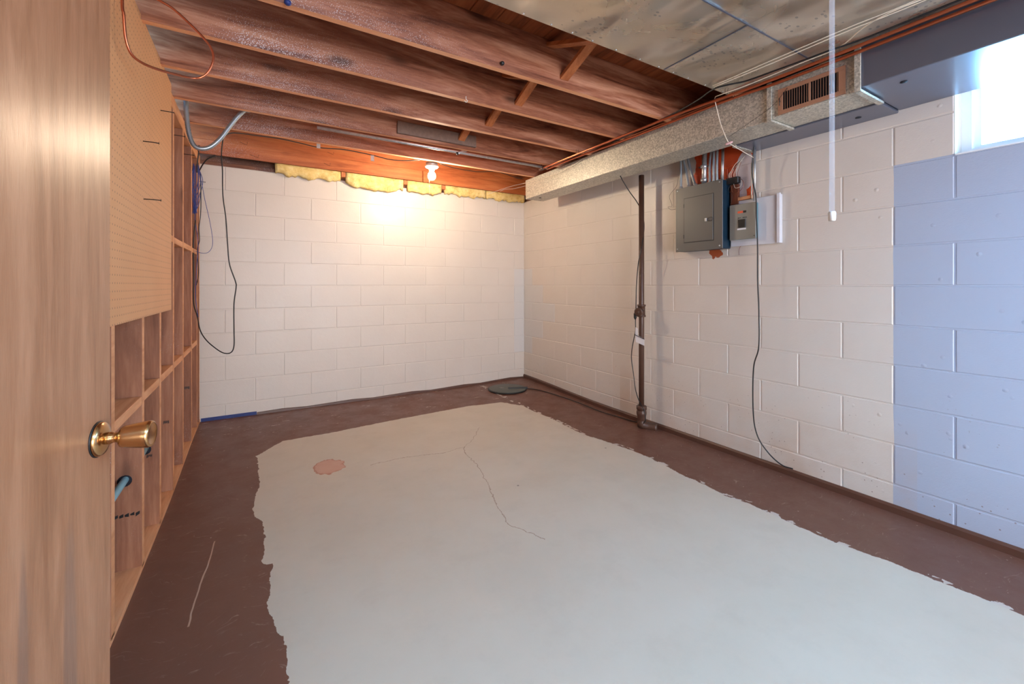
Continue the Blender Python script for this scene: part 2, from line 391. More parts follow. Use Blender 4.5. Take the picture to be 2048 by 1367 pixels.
def galv(name, dark, light, scale=90, rough=.42, metal=.75, spots=False, wave=0.0):
    n = NT(name)
    c = n.vor(n.pos, scale, out='Color'); r_, g_, b_ = n.sep(c)
    col = n.mix(n.m('ADD', n.m('MULTIPLY', r_, .7), n.m('MULTIPLY', n.noise(n.pos, 2, 3), .3)), dark, light)
    if spots:
        s = n.AND(n.lt(n.vor(n.vm('MULTIPLY', n.pos, (1, 2, 1)), 26), .2), n.gt(n.noise(n.pos, 5, 3), .56))
        col = n.mix(n.m('MULTIPLY', s, .55), col, S(96, 98, 100))
    h = n.m('MULTIPLY', n.noise(n.pos, 3.2, 2), wave) if wave else n.noise(n.pos, 60, 2)
    n.bump(h, .5 if wave else .05, .05 if wave else .002)
    return n.done(col, rough, metal)
def sheet():
    n = NT('return_air_sheet_metal'); f = n.noise(n.pos, 2.3, 4, .6, 1.0)
    col = n.mix(f, S(186, 176, 160), S(226, 216, 198))
    s1 = n.AND(n.lt(n.vor(n.vm('MULTIPLY', n.pos, (1, 1.6, 1)), 30), .24), n.gt(n.noise(n.pos, 4, 3), .55))
    col = n.mix(n.m('MULTIPLY', s1, .5), col, S(104, 108, 112))
    col = n.mix(n.m('MULTIPLY', n.rng(n.noise(n.pos, 3.1, 6, .75), .60, .70, 0, 1), .35), col, S(120, 120, 122))
    n.bump(n.noise(n.vm('MULTIPLY', n.pos, (1.6, 1, 1)), 2.4, 1), .9, .12)
    return n.done(col, n.rng(f, .3, .7, .22, .38), .8)
M_duct = galv('spangled_galvanised_steel', S(150, 148, 138), S(226, 222, 208), 130, .45, .45)
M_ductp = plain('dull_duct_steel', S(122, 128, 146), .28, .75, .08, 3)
M_sheet = sheet()
M_emt = galv('conduit_steel', S(170, 172, 174), S(200, 200, 200), 60, .35, .7)
M_flex = plain('flexible_conduit_steel', S(160, 168, 174), .36, .7)
M_copper = plain('copper_tube', S(196, 112, 80), .30, .9)
M_copperd = plain('tarnished_copper', S(150, 92, 66), .45, .7)
M_brass = plain('satin_brass', S(206, 164, 116), .22, 1.0, .04)
M_iron = plain('brown_painted_iron', S(80, 54, 42), .42, 0, .25, 14)
M_panel = plain('grey_enamel', S(96, 95, 92), .38, .2, .05, 5)
M_paneld = plain('dark_blue_enamel', S(24, 48, 66), .35, .1)
M_panel2 = plain('light_grey_enamel', S(136, 135, 128), .4, .1, .04)
M_teal = plain('knockout_side_enamel', S(96, 140, 150), .4, .3)
M_black = plain('black_rubber', S(22, 22, 24), .45)
M_blackm = plain('black_plastic', S(34, 34, 34), .35)
M_white = plain('white_plastic', S(226, 224, 218), .4, 0, .03)
M_wirew = plain('off_white_wire', S(220, 208, 190), .45)
M_blue = plain('blue_wire', S(44, 62, 130), .45)
M_board = plain('painted_backing_board', S(206, 206, 212), .5, 0, .04)
M_brown = plain('brown_base_paint', S(88, 58, 46), .42, 0, .15, 8)
M_bluetape = plain('blue_tape', S(28, 48, 110), .55)
M_sump = plain('dark_grey_green_plastic', S(76, 80, 74), .45, 0, .12)
M_grille = plain('tan_register_enamel', S(166, 122, 96), .42, .1, .05)
M_dark = plain('dark_void', S(18, 20, 30), .8)
M_nail = plain('steel_nail', S(60, 46, 40), .5, .6)
M_frame = plain('white_vinyl', S(240, 242, 242), .4, 0, .02)
M_stone = plain('grey_well_gravel', S(190, 196, 200), .9, 0, .2)
M_drywall = plain('painted_drywall', S(214, 208, 200), .7, 0, .03)
M_orangep = plain('orange_print', S(226, 96, 60), .5)
M_paper = plain('paper_tag', S(226, 228, 234), .7, 0, .03)
M_core = M_block
def insul():
    n = NT('fibreglass'); f = n.noise(n.pos, 14, 5, .7); g = n.noise(n.vm('MULTIPLY', n.pos, (1, 1, 2)), 60, 3)
    n.bump(n.m('ADD', f, n.m('MULTIPLY', g, .4)), .8, .012)
    col = n.ramp(f, [(.25, S(176, 132, 70)), (.45, S(224, 192, 120)), (.7, S(238, 216, 156))])
    return n.done(col, .95)
M_ins = insul()
def emissive(name, c, st):
    n = NT(name); n.b.inputs['Emission Color'].default_value = (*c, 1); n.b.inputs['Emission Strength'].default_value = st
    return n.done((1, 1, 1, 1), .3)
M_bulb = emissive('glowing_bulb', (1.0, 0.80, 0.58), BULB_EMIT)
def clear(name, c, alpha):
    n = NT(name); n.b.inputs['Alpha'].default_value = alpha
    n.b.inputs['IOR'].default_value = 1.3
    return n.done(c, .25)
M_clear = clear('clear_acrylic', (.85, .9, 1.0, 1), .16)
def glass():
    m = bpy.data.materials.new('window_glass'); m.use_nodes = True; t = m.node_tree; t.nodes.clear()
    a = t.nodes.new('ShaderNodeBsdfTransparent'); a.inputs[0].default_value = (.95, .98, 1, 1)
    b = t.nodes.new('ShaderNodeBsdfGlossy'); b.inputs['Roughness'].default_value = .03
    f = t.nodes.new('ShaderNodeFresnel'); f.inputs[0].default_value = 1.45
    x = t.nodes.new('ShaderNodeMixShader'); o = t.nodes.new('ShaderNodeOutputMaterial')
    t.links.new(f.outputs[0], x.inputs[0]); t.links.new(a.outputs[0], x.inputs[1]); t.links.new(b.outputs[0], x.inputs[2]); t.links.new(x.outputs[0], o.inputs[0])
    return m
M_glass = glass()

# ------------------------------------------------------------------ setting: floor
ZT = 2.176; H = .2032; HB = .2224; XL = -3.206
def sst(t): t = max(0, min(1, t)); return t * t * (3 - 2 * t)
def fz(x, y):
    return .024 * sst((y + 1.5) / 1.5) + .014 * sst((x + 1) / 1) * sst((y + 1.5) / 1.5) - .028 * sst((-x - 2.2) / 1.0) * sst((-y - .4) / 1.2) * sst((y + 3.2) / 1)
m = MB(); NX, NY = 36, 54
vs = [(-3.5 + 3.7 * i / NX, (-5.2 + 5.4 * j / NY) if j else -8.25) for j in range(NY + 1) for i in range(NX + 1)]
m.add([(x, y, fz(min(x, 0), min(y, 0))) for x, y in vs], [(j * (NX + 1) + i, j * (NX + 1) + i + 1, (j + 1) * (NX + 1) + i + 1, (j + 1) * (NX + 1) + i) for j in range(NY) for i in range(NX)], 0, True)
floor = struct(m.build('floor', M_floor))

# ------------------------------------------------------------------ block walls
_bm = {}
def block_mesh(w, h, axis):
    k = (round(w, 4), round(h, 4), axis)
    if k in _bm: return _bm[k]
    m = MB(); g = .0028; c = .0035; D = .03
    u0, u1, z0, z1 = g, w - g, g, h - g
    fr = [(u0 + c, 0, z0 + c), (u1 - c, 0, z0 + c), (u1 - c, 0, z1 - c), (u0 + c, 0, z1 - c)]
    ed = [(u0, c, z0), (u1, c, z0), (u1, c, z1), (u0, c, z1)]
    bk = [(u0, D, z0), (u1, D, z0), (u1, D, z1), (u0, D, z1)]
    P = fr + ed + bk
    F = [(0, 1, 2, 3), (11, 10, 9, 8)]
    for i in range(4):
        j = (i + 1) % 4; F += [(i, i + 4, j + 4, j), (i + 4, i + 8, j + 8, j + 4)]
    if axis == 'x': P = [(p[1], p[0], p[2]) for p in P]       # faces -x, runs along y
    m.add(P, F)
    me = m.mesh('concrete_block', M_block); _bm[k] = me
    return me
def joints(a, odd, lo):
    ks = [-(a + HB * k) for k in range(-3 + ((odd + 1) % 2 == 0), 60) if (k % 2) == odd]
    return [j for j in ks if lo < j < -.001]
def spans(a, odd, lo):
    js = sorted(joints(a, odd, lo) + [lo, 0.0]); return [(p, q) for p, q in zip(js, js[1:]) if q - p > .012]
# back wall (faces -y at y=0)
wb = struct(empty('wall_back', (0, 0, 0)))
MB().box(-3.34, .2, .0026, .2, -.1, ZT).build('mortar', M_core, wb)
for r in range(11):
    z1 = ZT - r * H; z0 = max(z1 - H, -.05)
    for p, q in spans(.1441, 1 if r % 2 == 0 else 0, -3.34):
        link('concrete_block', block_mesh(q - p, z1 - z0, 'y'), wb, (p, random.uniform(-.0007, .0004), z0))
# right wall (faces -x at x=0) with window opening
WY0, WY1, WZ0, WZ1 = -4.621, -3.731, ZT - 2 * H, ZT
wr = struct(empty('wall_right', (0, 0, 0)))
m = MB(); xa, xb = .0026, .2
m.box(xa, xb, -5.1, .2, -.1, WZ0).box(xa, xb, WY1, .2, WZ0, ZT).box(xa, xb, -5.1, WY0, WZ0, ZT)
m.build('mortar', M_core, wr)
for r in range(11):
    z1 = ZT - r * H; z0 = max(z1 - H, -.05)
    for p, q in spans(.3954, 0 if r % 2 else 1, -5.1):
        segs = [(p, q)]
        if r < 2:
            segs = []
            if q > WY1: segs.append((max(p, WY1), q))
            if p < WY0: segs.append((p, min(q, WY0)))
        for a, b in segs:
            if b - a < .012: continue
            link('concrete_block', block_mesh(b - a, z1 - z0, 'x'), wr, (random.uniform(-.0007, .0004), a, z0))
# front wall behind the camera, other enclosing pieces
wf = struct(MB().box(-3.45, .3, -8.3, -8.2, -.1, 2.5).build('wall_front', M_drywall))
MB().box(.0026, .2, -8.2, -5.101, -.1, 2.5).build('plain_wall', M_drywall, wr)
struct(MB().box(-3.5, .25, -8.2, -5.201, 2.24, 2.28).build('trim_3', M_drywall))

# window
w1 = struct(empty('window_1', (.1, (WY0 + WY1) / 2, WZ0)))
def wbx(m, x0, x1, y0, y1, z0, z1): 
    l = w1.location; return m.box(x0 - l.x, x1 - l.x, y0 - l.y, y1 - l.y, z0 - l.z, z1 - l.z)
m = MB(); t = .035
wbx(m, .10, .17, WY0, WY0 + t, WZ0, WZ1); wbx(m, .10, .17, WY1 - t, WY1, WZ0, WZ1)
wbx(m, .10, .17, WY0 + t, WY1 - t, WZ0, WZ0 + t); wbx(m, .10, .17, WY0 + t, WY1 - t, WZ1 - t, WZ1)
m.build('window_frame', M_frame, w1)
ym = (WY0 + WY1) / 2
for a, b, xo in ((WY0 + t, ym + .02, .125), (ym - .02, WY1 - t, .145)):
    m = MB(); s_ = .022
    wbx(m, xo, xo + .018, a, a + s_, WZ0 + t, WZ1 - t); wbx(m, xo, xo + .018, b - s_, b, WZ0 + t, WZ1 - t)
    wbx(m, xo, xo + .018, a + s_, b - s_, WZ0 + t, WZ0 + t + s_); wbx(m, xo, xo + .018, a + s_, b - s_, WZ1 - t - s_, WZ1 - t)
    sash = m.build('sash', M_frame, w1)
    m = MB(); wbx(m, xo + .007, xo + .011, a + s_, b - s_, WZ0 + t + s_, WZ1 - t - s_); m.build('glass_pane', M_glass, sash)
m = MB(); wbx(m, -.004, .10, WY0 + .002, WY1 - .002, WZ0, WZ0 + .006); m.build('window_sill', M_frame, w1)
well = MB(); well.box(.2, 1.6, -5.2, -3.0, 1.2, 1.5); struct(well.build('trim_1', M_stone))

# ------------------------------------------------------------------ ceiling: subfloor, joists, struts
ceil = struct(empty('ceiling', (0, 0, 2.24)))
def cz(m, x0, x1, y0, y1, z0, z1, c=0): 
    return (m.cbox(x0, x1, y0, y1, z0 - 2.24, z1 - 2.24, c) if c else m.box(x0, x1, y0, y1, z0 - 2.24, z1 - 2.24))
ZJ, ZS = 2.24, 2.475
pm = cz(MB(), -.0705, .0705, -5.2, .2, ZS, ZS + .02, .002).mesh('subfloor_plank', M_sub)
for i in range(26): link('subfloor_plank', pm, ceil, (-3.43 + .1435 * i, 0, 0))
cz(MB(), -3.5, .25, -5.2, .25, ZS + .021, ZS + .03).build('underlayment', M_sub, ceil)
JY = [-4.62, -4.20, -3.78, -3.36, -2.937, -2.486, -2.077, -1.678, -1.26, -.84]      # far faces
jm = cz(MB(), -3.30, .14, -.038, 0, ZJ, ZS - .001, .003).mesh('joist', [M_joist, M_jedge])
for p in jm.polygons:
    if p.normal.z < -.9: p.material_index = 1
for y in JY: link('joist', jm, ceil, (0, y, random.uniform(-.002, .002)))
cz(MB(), -3.30, .14, -.10, -.062, 2.30, ZS - .001, .003).build('joist', M_joist2, ceil)
# ledger boards below the last joist, with the gap behind the bulb
cz(MB(), -3.30, -1.33, -.124, -.101, 2.236, 2.352, .003).build('ledger_board', M_joist2, ceil)
cz(MB(), -1.322, -.03, -.124, -.101, 2.236, 2.352, .003).build('ledger_board', M_joist2, ceil)
cz(MB(), -3.30, .1, .03, .17, ZT + .001, ZT + .04, .003).build('sill_plate', M_plate, ceil)
cz(MB(), -3.42, .2, .172, .21, ZT + .001, ZS, .0).build('rim_board', M_plate, ceil)
cz(MB(), .02, .16, -3.70, .02, ZT + .001, ZT + .06, .003).build('sill_plate', M_plate, ceil)
cz(MB(), .165, .20, -5.1, .2, ZT, ZS).build('rim_board', M_plate, ceil)
cz(MB(), -3.42, -3.38, -5.1, .2, ZJ, ZS).build('rim_board', M_plate, ceil)
for x in (-2.09, -1.487, -1.068): cz(MB(), x - .02, x + .02, -.058, .16, 2.20, 2.46, .002).build('blocking', M_strut, ceil)
# cross bridging
for j, xo in ((4, -1.36), (5, -1.40), (6, -1.40), (7, -1.43), ):
    ya, yb = JY[j] + .001, JY[j + 1] - .039
    for k, (za, zb, xx) in enumerate(((ZS - .03, ZJ + .05, xo), (ZJ + .035, ZS - .03, xo - .09))):
        m = MB(); m.bar((xx, ya, za - 2.24), (xx, yb, zb - 2.24), .052, .019, (0, 0, 1)); m.build('bridging_strut', M_strut, ceil)
# old grey board behind the joist and the small hardware
cz(MB(), -1.93, -1.30, -1.3245, -1.2995, 2.262, 2.35, .002).build('patch_board', plain('weathered_board', S(128, 104, 92), .8, 0, .3, 40), ceil)

# ------------------------------------------------------------------ left stud wall
wl = struct(empty('wall_left', (XL, 0, 0)))
ys = [-4.95, -4.55, -4.15, -3.72, -3.30, -2.90, -2.490, -2.058, -1.692, -1.312, -.948, -.540, -.214, -.085]
for i, y in enumerate(ys):
    zb = .012 + .03 * sst((y + 1.5) / 1.4) - .028 * sst((y + 3.2) / 1)*sst((-y - .4) / 1.2)
    m = MB(); m.cbox(-.092, 0, y, y + .043, zb, 2.164, .002)
    o = m.build('stud', [M_stud, M_studf], wl)
    for p in o.data.polygons:
        if p.normal.x > .9: p.material_index = 1
m = MB(); 
for a, b, c, d in ((-5.1, -2.6, .0, .0), (-2.6, -1.2, -.03, -.03), (-1.2, -.01, -.02, .01)):
    pass
P = []; yy_ = [-5.1, -3.2, -2.4, -1.8, -1.2, -.6, 0]
for y in yy_:
    zb = fz(-3.2, y) - .004; zt = zb + .026
    P += [(-.092, y, zb), (0, y, zb), (0, y, zt), (-.092, y, zt)]
F = [(0, 1, 2, 3), tuple(len(P) - 4 + k for k in (3, 2, 1, 0))]
for i in range(len(yy_) - 1):
    for k in range(4): F.append((4 * i + k, 4 * i + (k + 1) % 4, 4 * i + 4 + (k + 1) % 4, 4 * i + 4 + k))
m.add(P, F); m.build('bottom_plate', M_studf, wl)
MB().cbox(-.092, 0, -5.1, 0, 2.165, 2.2, .002).build('top_plate', M_studf, wl)
MB().cbox(-.092, 0, -5.1, 0, 2.2005, 2.237, .002).build('top_plate', M_studf, wl)
MB().box(-.14, -.105, -8.2, .2, -.05, 2.24).build('sheathing', M_plate, wl)
for i in range(5, len(ys) - 2):
    y0, y1 = ys[i] + .0435, ys[i + 1] - .0005
    zt = .706 + .03 * (ys[i] + 2.1) / 2
    for zc in (zt, 1.443 - .003 * (i % 2)):
        MB().cbox(-.092, 0, y0, y1, zc - .036, zc, .002).build('fire_block', M_studf, wl)
# blue grey pipe passing through the studs, and grading-stamp smudges
def stamp(y, z, w, h, x0=-.088):
    m = MB(); random.seed(int(z * 1000))
    for k in range(5):
        a = x0 + w * k / 5; m.add([(a, y - .0006, z + .01 * random.random()), (a + w / 6.5, y - .0006, z + .004 + .008 * random.random()), (a + w / 6.5, y - .0006, z + h), (a, y - .0006, z + h - .006)], [(0, 1, 2, 3)])
    return m.build('grade_stamp', M_blackm, wl)
stamp(-2.058, .205, .085, .022); stamp(-1.692, 0.321, .022, .022, -0.049); stamp(-1.312, 0.378, .026, .024, -0.042); stamp(-.540, 0.410, .030, .026, -0.039)
water = empty('water_pipe', (-3.262, -2.2, .36))
tag(water, 'pale blue pipe poking through the drilled studs low on the left wall', 'pipe')
MB().tube([(-.01, -.62, -.02), (0, .0, .0), (.006, .30, .012), (.004, .60, .02)], .013, 12).build('pipe', plain('pale_blue_pipe', S(120, 160, 170), .4), water)
for yk in (-2.0585, -1.6925):
    MB().lathe([(.024, 0), (.024, .0008)], (-3.2605 + 3.262, yk + 2.2 - .0009, .0 + (.006 if yk > -2 else .0)), (0, 1, 0), 14).build('drilled_hole', M_dark, water)

# insulation batts stuffed above the back wall
def batt(x0, x1, zb, label, seed):
    random.seed(seed); o = empty('insulation_batt', ((x0 + x1) / 2, .03, zb))
    N = max(8, int((x1 - x0) / .022)); vs = []
    for i in range(N + 1):
        u = i / N; x = x0 + (x1 - x0) * u - o.location.x
        e = min(1, min(u, 1 - u) * 8); j = lambda a: random.uniform(-a, a)
        b = 2.186 - (2.186 - zb) * (.35 + .65 * math.sin(PI * max(.06, min(.94, u))) ** .5) + j(.011) + .008 * math.sin(u * 19 + seed)
        bul = .022 * e * (.7 + .5 * math.sin(u * 11 + seed * 2))
        prof = [(-.052, 2.44), (-.056 - bul * .1 + j(.003), 2.27), (-.057 - bul * .5 + j(.004), max(2.20, b + .035)), (-.050 - bul * .4 + j(.004), b + .012), (-.030 + j(.003), b), (-.012, b + .006 + j(.003)), (-.0065, 2.183), (.027, 2.225), (.16, 2.23), (.16, 2.44)]
        vs += [(x, py - .03, pz - zb) for py, pz in prof]
    K = 10; F = []
    for i in range(N):
        for k in range(K): F.append((i * K + k, i * K + (k + 1) % K, (i + 1) * K + (k + 1) % K, (i + 1) * K + k))
    F += [tuple(range(K)), tuple(N * K + k for k in range(K - 1, -1, -1))]
    m = MB(); m.add(vs, F, 0, True); b_ = m.build('fibreglass', M_ins, o)
    tag(o, label, 'insulation', 'fibreglass batts stuffed above the back wall')
batt(-2.66, -2.115, 2.148, 'ragged yellow insulation batt above the back wall, leftmost of the five', 1)
batt(-2.065, -1.512, 2.105, 'fullest yellow insulation batt drooping over the bright spot of the back wall', 2)
batt(-1.462, -1.092, 2.125, 'smooth folded yellow insulation batt hanging just below the light bulb', 3)
batt(-1.045, -.56, 2.152, 'flattened yellow insulation batt just right of the light bulb', 4)
batt(-.545, -.03, 2.158, 'thin brownish insulation batt in the corner under the end of the duct', 5)

# ------------------------------------------------------------------ base strips
m = MB(); P = []; yy_ = [-5.1 + .3 * i for i in range(18)]
for y in yy_:
    b = fz(0, y) - .01; P += [(-.013, y, b), (-.013, y, b + .040), (-.006, y, b + .05), (-.0015, y, b + .052), (-.0015, y, b)]
F = [tuple(range(5)), tuple(len(P) - 5 + k for k in (4, 3, 2, 1, 0))]
for i in range(len(yy_) - 1):
    for k in range(5): F.append((5 * i + k, 5 * i + (k + 1) % 5, 5 * i + 5 + (k + 1) % 5, 5 * i + 5 + k))
m.add(P, F); struct(m.build('baseboard_right', M_brown))
m = MB(); P = []; xs_ = [-2.80 + .2 * i for i in range(14)] + [-.014]
for i, x in enumerate(xs_):
    b = fz(x, 0) - .01; h = .026 + .006 * math.sin(i * 2.1); P += [(x, -.012, b), (x, -.010, b + h), (x, -.0015, b + h + .003), (x, -.0015, b)]
F = [tuple(range(4)), tuple(len(P) - 4 + k for k in (3, 2, 1, 0))]
for i in range(len(xs_) - 1):
    for k in range(4): F.append((4 * i + k, 4 * i + (k + 1) % 4, 4 * i + 4 + (k + 1) % 4, 4 * i + 4 + k))
m.add(P, F); struct(m.build('baseboard_back', M_brown))
tp = MB().cbox(-3.20, -2.802, -.006, -.0012, -.004 + .02, .052, .001).build('masking_tape', M_bluetape)
tag(tp, 'strip of dark blue tape along the foot of the back wall by the studs', 'tape')

# ------------------------------------------------------------------ pegboard and nails
pb = MB().cbox(XL + .001, XL + .007, -3.62, -1.412, 1.028, 2.262, .001).build('pegboard', M_peg)
tag(pb, 'tan perforated pegboard panel nailed over the upper part of the stud wall', 'pegboard')
def nail(px, py, pz, L, label, bend=0):
    m = MB(); m.tube([(-.02, 0, 0), (L * .6, 0, .001), (L, bend, bend)], .0022, 6); m.lathe([(.005, 0), (.005, .0015)], (L, bend, bend), (1, 0, 0), 8)
    o = m.build('nail', M_nail, None, (px, py, pz)); tag(o, label, 'nail', 'nails on the stud wall'); return o

for (y, z), L, lab in (((-2.070, 1.519), .055, 'dark nail sticking out of the middle of the pegboard, lowest of its three'), ((-2.079, 1.756), .05, 'nail in the pegboard midway down, nearer the door than the upper one'), ((-1.714, 2.012), .05, 'nail at the far upper edge of the pegboard'),
                       ((-1.276, 2.025), .05, 'nail in a bare stud just past the pegboard, high up'), ((-0.871, 2.023), .05, 'nail in the stud beside the blue wires, high up'), ((-0.005, 2.025), .035, 'short nail in the last stud next to the back wall')):
    nail(XL + .0075 if y < -1.4 else XL, y, z, L, lab)


# ------------------------------------------------------------------ ducts
duct = empty('heating_duct', (-.335, -2.6, 2.045)); tag(duct, 'long rectangular galvanised duct with a tan register along the right wall ceiling', 'duct')
def dbox(m, x0, x1, y0, y1, z0, z1, c=.003, mi=0): 
    l = duct.location; return m.cbox(x0 - l.x, x1 - l.x, y0 - l.y, y1 - l.y, z0 - l.z, z1 - l.z, c, mi)
dbox(MB(), -.445, -.225, -3.135, -.72, 2.042, 2.236).build('far_section', M_duct, duct)
gs = dbox(MB(), -.455, -.225, -3.53, -3.137, 2.044, 2.236).build('register_section', M_duct, duct)
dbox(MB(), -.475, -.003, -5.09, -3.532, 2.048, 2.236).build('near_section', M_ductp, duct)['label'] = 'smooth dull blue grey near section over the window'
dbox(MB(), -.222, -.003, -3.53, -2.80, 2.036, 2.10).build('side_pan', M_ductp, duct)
for y, x0, x1 in ((-3.136, -.455, -.225), (-3.531, -.478, -.225), (-2.80, -.222, -.01)):
    m = MB(); dbox(m, x0 - .006, x1, y - .012, y + .012, 2.030, 2.041, .001)
    if x0 < -.3: dbox(m, x0 - .008, x0 - .001, y - .012, y + .012, 2.030, 2.236, .001)
    m.build('drive_cleat', M_duct, duct)
# holes in the underside
for x, y in ((-.36, -.86), (-.38, -3.66), (-.11, -3.40)):
    l = duct.location
    MB().lathe([(.013, 0), (.013, .004)], (x - l.x, y - l.y, 2.0335 - l.z if x > -.22 else 2.0395 - l.z + (.006 if y < -3.54 else 0)), (0, 0, 1), 12).build('knockout_hole', M_dark, duct)
# register
reg = empty('register', (-.458, -3.33, 2.11)); reg.parent = duct; reg.location = Vector((-.458, -3.33, 2.115)) - Vector(duct.location)
RY, RZ = .148, .066
m = MB(); x = -.006
m.cbox(-.007, 0, -RY, RY, -RZ, -RZ + .02, .001); m.cbox(-.007, 0, -RY, RY, RZ - .02, RZ, .001)
m.cbox(-.007, 0, -RY, -RY + .028, -RZ + .02, RZ - .02, .001); m.cbox(-.007, 0, RY - .024, RY, -RZ + .02, RZ - .02, .001)
m.cbox(-.007, 0, -.004, .006, -RZ + .02, RZ - .02, .001); m.build('register_frame', M_grille, reg)
MB().box(-.001, .0005, -RY + .02, RY - .02, -RZ + .015, RZ - .015).build('register_opening', M_dark, reg)
# louvres hang under the frame as pieces of the register
lm = MB().obox((0, 0, 0), (.010, .004, 0), (-.0004, .0013, 0), (0, 0, 2 * RZ - .04)).mesh('louvre', M_grille)
for k in range(20):
    y = (-.114 + .0112 * k) if k < 10 else (.014 + .0112 * (k - 10))
    o = link('louvre', lm, reg, (-.003, y, 0))
m = MB(); m.tube([(-.016, RY - .012, -.022), (-.016, RY - .012, .018)], .002, 6); m.tube([(-.003, RY - .012, 0), (-.018, RY - .012, 0)], .0025, 6); m.build('damper_lever', M_blackm, reg)

# sheet metal panning under the near joists
pan = empty('return_air_pan', (-1.5, -3.9, 2.23)); tag(pan, 'large stained sheet metal pan nailed under the nearest ceiling joists', 'sheet metal')
XS, YS = -1.066, -3.37
def wavy(x0, x1, y0, y1, amp, sd):
    n1, n2 = 14, 14; m = MB(); vs = []
    for j in range(n2 + 1):
        for i in range(n1 + 1):
            u, v = i / n1, j / n2; x = x0 + (x1 - x0) * u; y = y0 + (y1 - y0) * v
            w = math.sin(PI * u) * math.sin(PI * v)
            vs.append((x + 1.5, y + 3.9, 2.232 - 2.23 - amp * w * (.5 + .5 * math.sin(sd + 7 * x + 4 * y))))
    F = [(j * (n1 + 1) + i, j * (n1 + 1) + i + 1, (j + 1) * (n1 + 1) + i + 1, (j + 1) * (n1 + 1) + i) for j in range(n2) for i in range(n1)]
    k = len(vs); vs2 = [(a, b, c + .0012) for a, b, c in vs]
    m.add(vs, F, 0, True); m.add(vs2, [f[::-1] for f in F], 0, True)
    o = m.build('sheet_panel', M_sheet, pan); return o
wavy(-3.19, XS, YS, -2.945, .006, 1.0); wavy(XS + .001, -.50, YS, -2.945, .012, 2.2)
wavy(-3.19, XS, -5.05, YS - .001, .008, .3); wavy(XS + .001, -.50, -5.05, YS - .001, .010, 4)
m = MB(); m.box(-3.19 + 1.5, -.50 + 1.5, YS - .003 + 3.9, YS + .003 + 3.9, -.001, .0015); m.box(XS - .003 + 1.5, XS + .003 + 1.5, YS + 3.9, -2.95 + 3.9, -.001, .0015); m.build('seam', M_ductp, pan)
sm = MB().lathe([(.005, 0), (.004, -.003)], (0, 0, 0), (0, 0, 1), 8).mesh('pan_nail', M_emt)
for k in range(14): link('pan_nail', sm, pan, (-2.3 + 1.5 + .13 * k + .02 * math.sin(k * 5), -2.957 + 3.9, 0))

# ------------------------------------------------------------------ pipes and cables at the duct
def cable(name, pts, r, mat, label, cat, group=None, n=8, smooth=8):
    P = cr(pts, smooth) if smooth else [Vector(p) for p in pts]
    o0 = P[0].copy(); m = MB(); m.tube([p - o0 for p in P], r, n)
    o = m.build(name, mat, None, o0); tag(o, label, cat, group); return o
def hangers(parent, xs, z):
    pass
cp = cable('copper_pipe', [(-.600, -1.25, 2.212), (-.598, -1.7, 2.214), (-.59, -2.1, 2.215), (-.575, -2.66, 2.216), (-.545, -3.1, 2.212), (-.535, -3.6, 2.21), (-.535, -5.0, 2.21)], .0085, M_copper, 'copper water pipe farther from the wall, running beside the duct top', 'pipe', 'copper pipes beside the duct')
cp2 = cable('copper_pipe', [(-.553, -1.25, 2.212), (-.545, -1.7, 2.215), (-.51, -2.165, 2.215), (-.505, -2.9, 2.214), (-.498, -3.18, 2.205), (-.50, -3.6, 2.20), (-.50, -5.0, 2.20)], .0085, M_copper, 'copper water pipe nearer the wall, tight against the duct top', 'pipe', 'copper pipes beside the duct')
cable('copper_pipe', [(-.470, -1.8, 2.2445), (-.470, -3.0, 2.2445), (-.49, -3.5, 2.235), (-.49, -5.0, 2.228)], .004, M_copperd, 'thin tarnished copper line on the top edge of the duct', 'pipe')
vent_boss = empty('gas_valve', (-.60, -1.25, 2.225)); tag(vent_boss, 'small dark valve body where the copper pipes start below a joist', 'valve')
MB().lathe([(.010, -.03), (.018, -.028), (.018, 0), (.012, .004), (.012, .03)], (.0, .02, -.012), (0, 1, 0), 12).build('body', M_iron, vent_boss)
MB().tube([(0, .02, -.01), (0, .02, .035)], .004, 8).build('stem', M_nail, vent_boss)
for y in (-1.72, -2.98):
    for xx, pp in ((-.595, cp), (-.53, cp2)):
        m = MB(); l = pp.location
        m.tube([Vector((xx - .012, y, 2.25)) - l, Vector((xx - .011, y, 2.212)) - l, Vector((xx, y, 2.199)) - l, Vector((xx + .011, y, 2.212)) - l, Vector((xx + .012, y, 2.25)) - l], .0012, 5)
        m.build('wire_hanger', M_nail, pp)


cable('white_wire', [(-0.729, -2.987, 2.216), (-0.722, -3.299, 2.218), (-0.715, -3.589, 2.218), (-0.700, -3.789, 2.218), (-.70, -4.4, 2.218), (-.70, -5.0, 2.218)], .0022, M_wirew, 'straight off white wire under the sheet metal, upper of two side by side', 'wire')
cable('white_wire', [(-0.728, -2.995, 2.208), (-0.710, -3.293, 2.210), (-0.702, -3.584, 2.212), (-0.683, -3.794, 2.212), (-.67, -4.4, 2.212), (-.67, -5.0, 2.212)], .0022, M_wirew, 'straight off white wire under the sheet metal, lower of two side by side', 'wire')
cable('white_wire', [(-.68, -5.0, 2.2), (-.66, -4.2, 2.2), (-0.738, -3.724, 2.195), (-0.631, -3.522, 2.195), (-0.626, -3.361, 2.195), (-0.625, -3.127, 2.195), (-0.634, -2.974, 2.198), (-0.545, -2.880, 2.235), (-0.515, -2.870, 2.191), (-0.490, -2.882, 2.090), (-0.480, -2.918, 1.986), (-0.400, -2.905, 1.977), (-0.115, -2.859, 1.966)], .0024, M_wirew, 'off white wire bending down over the duct face to a taped joint', 'wire')
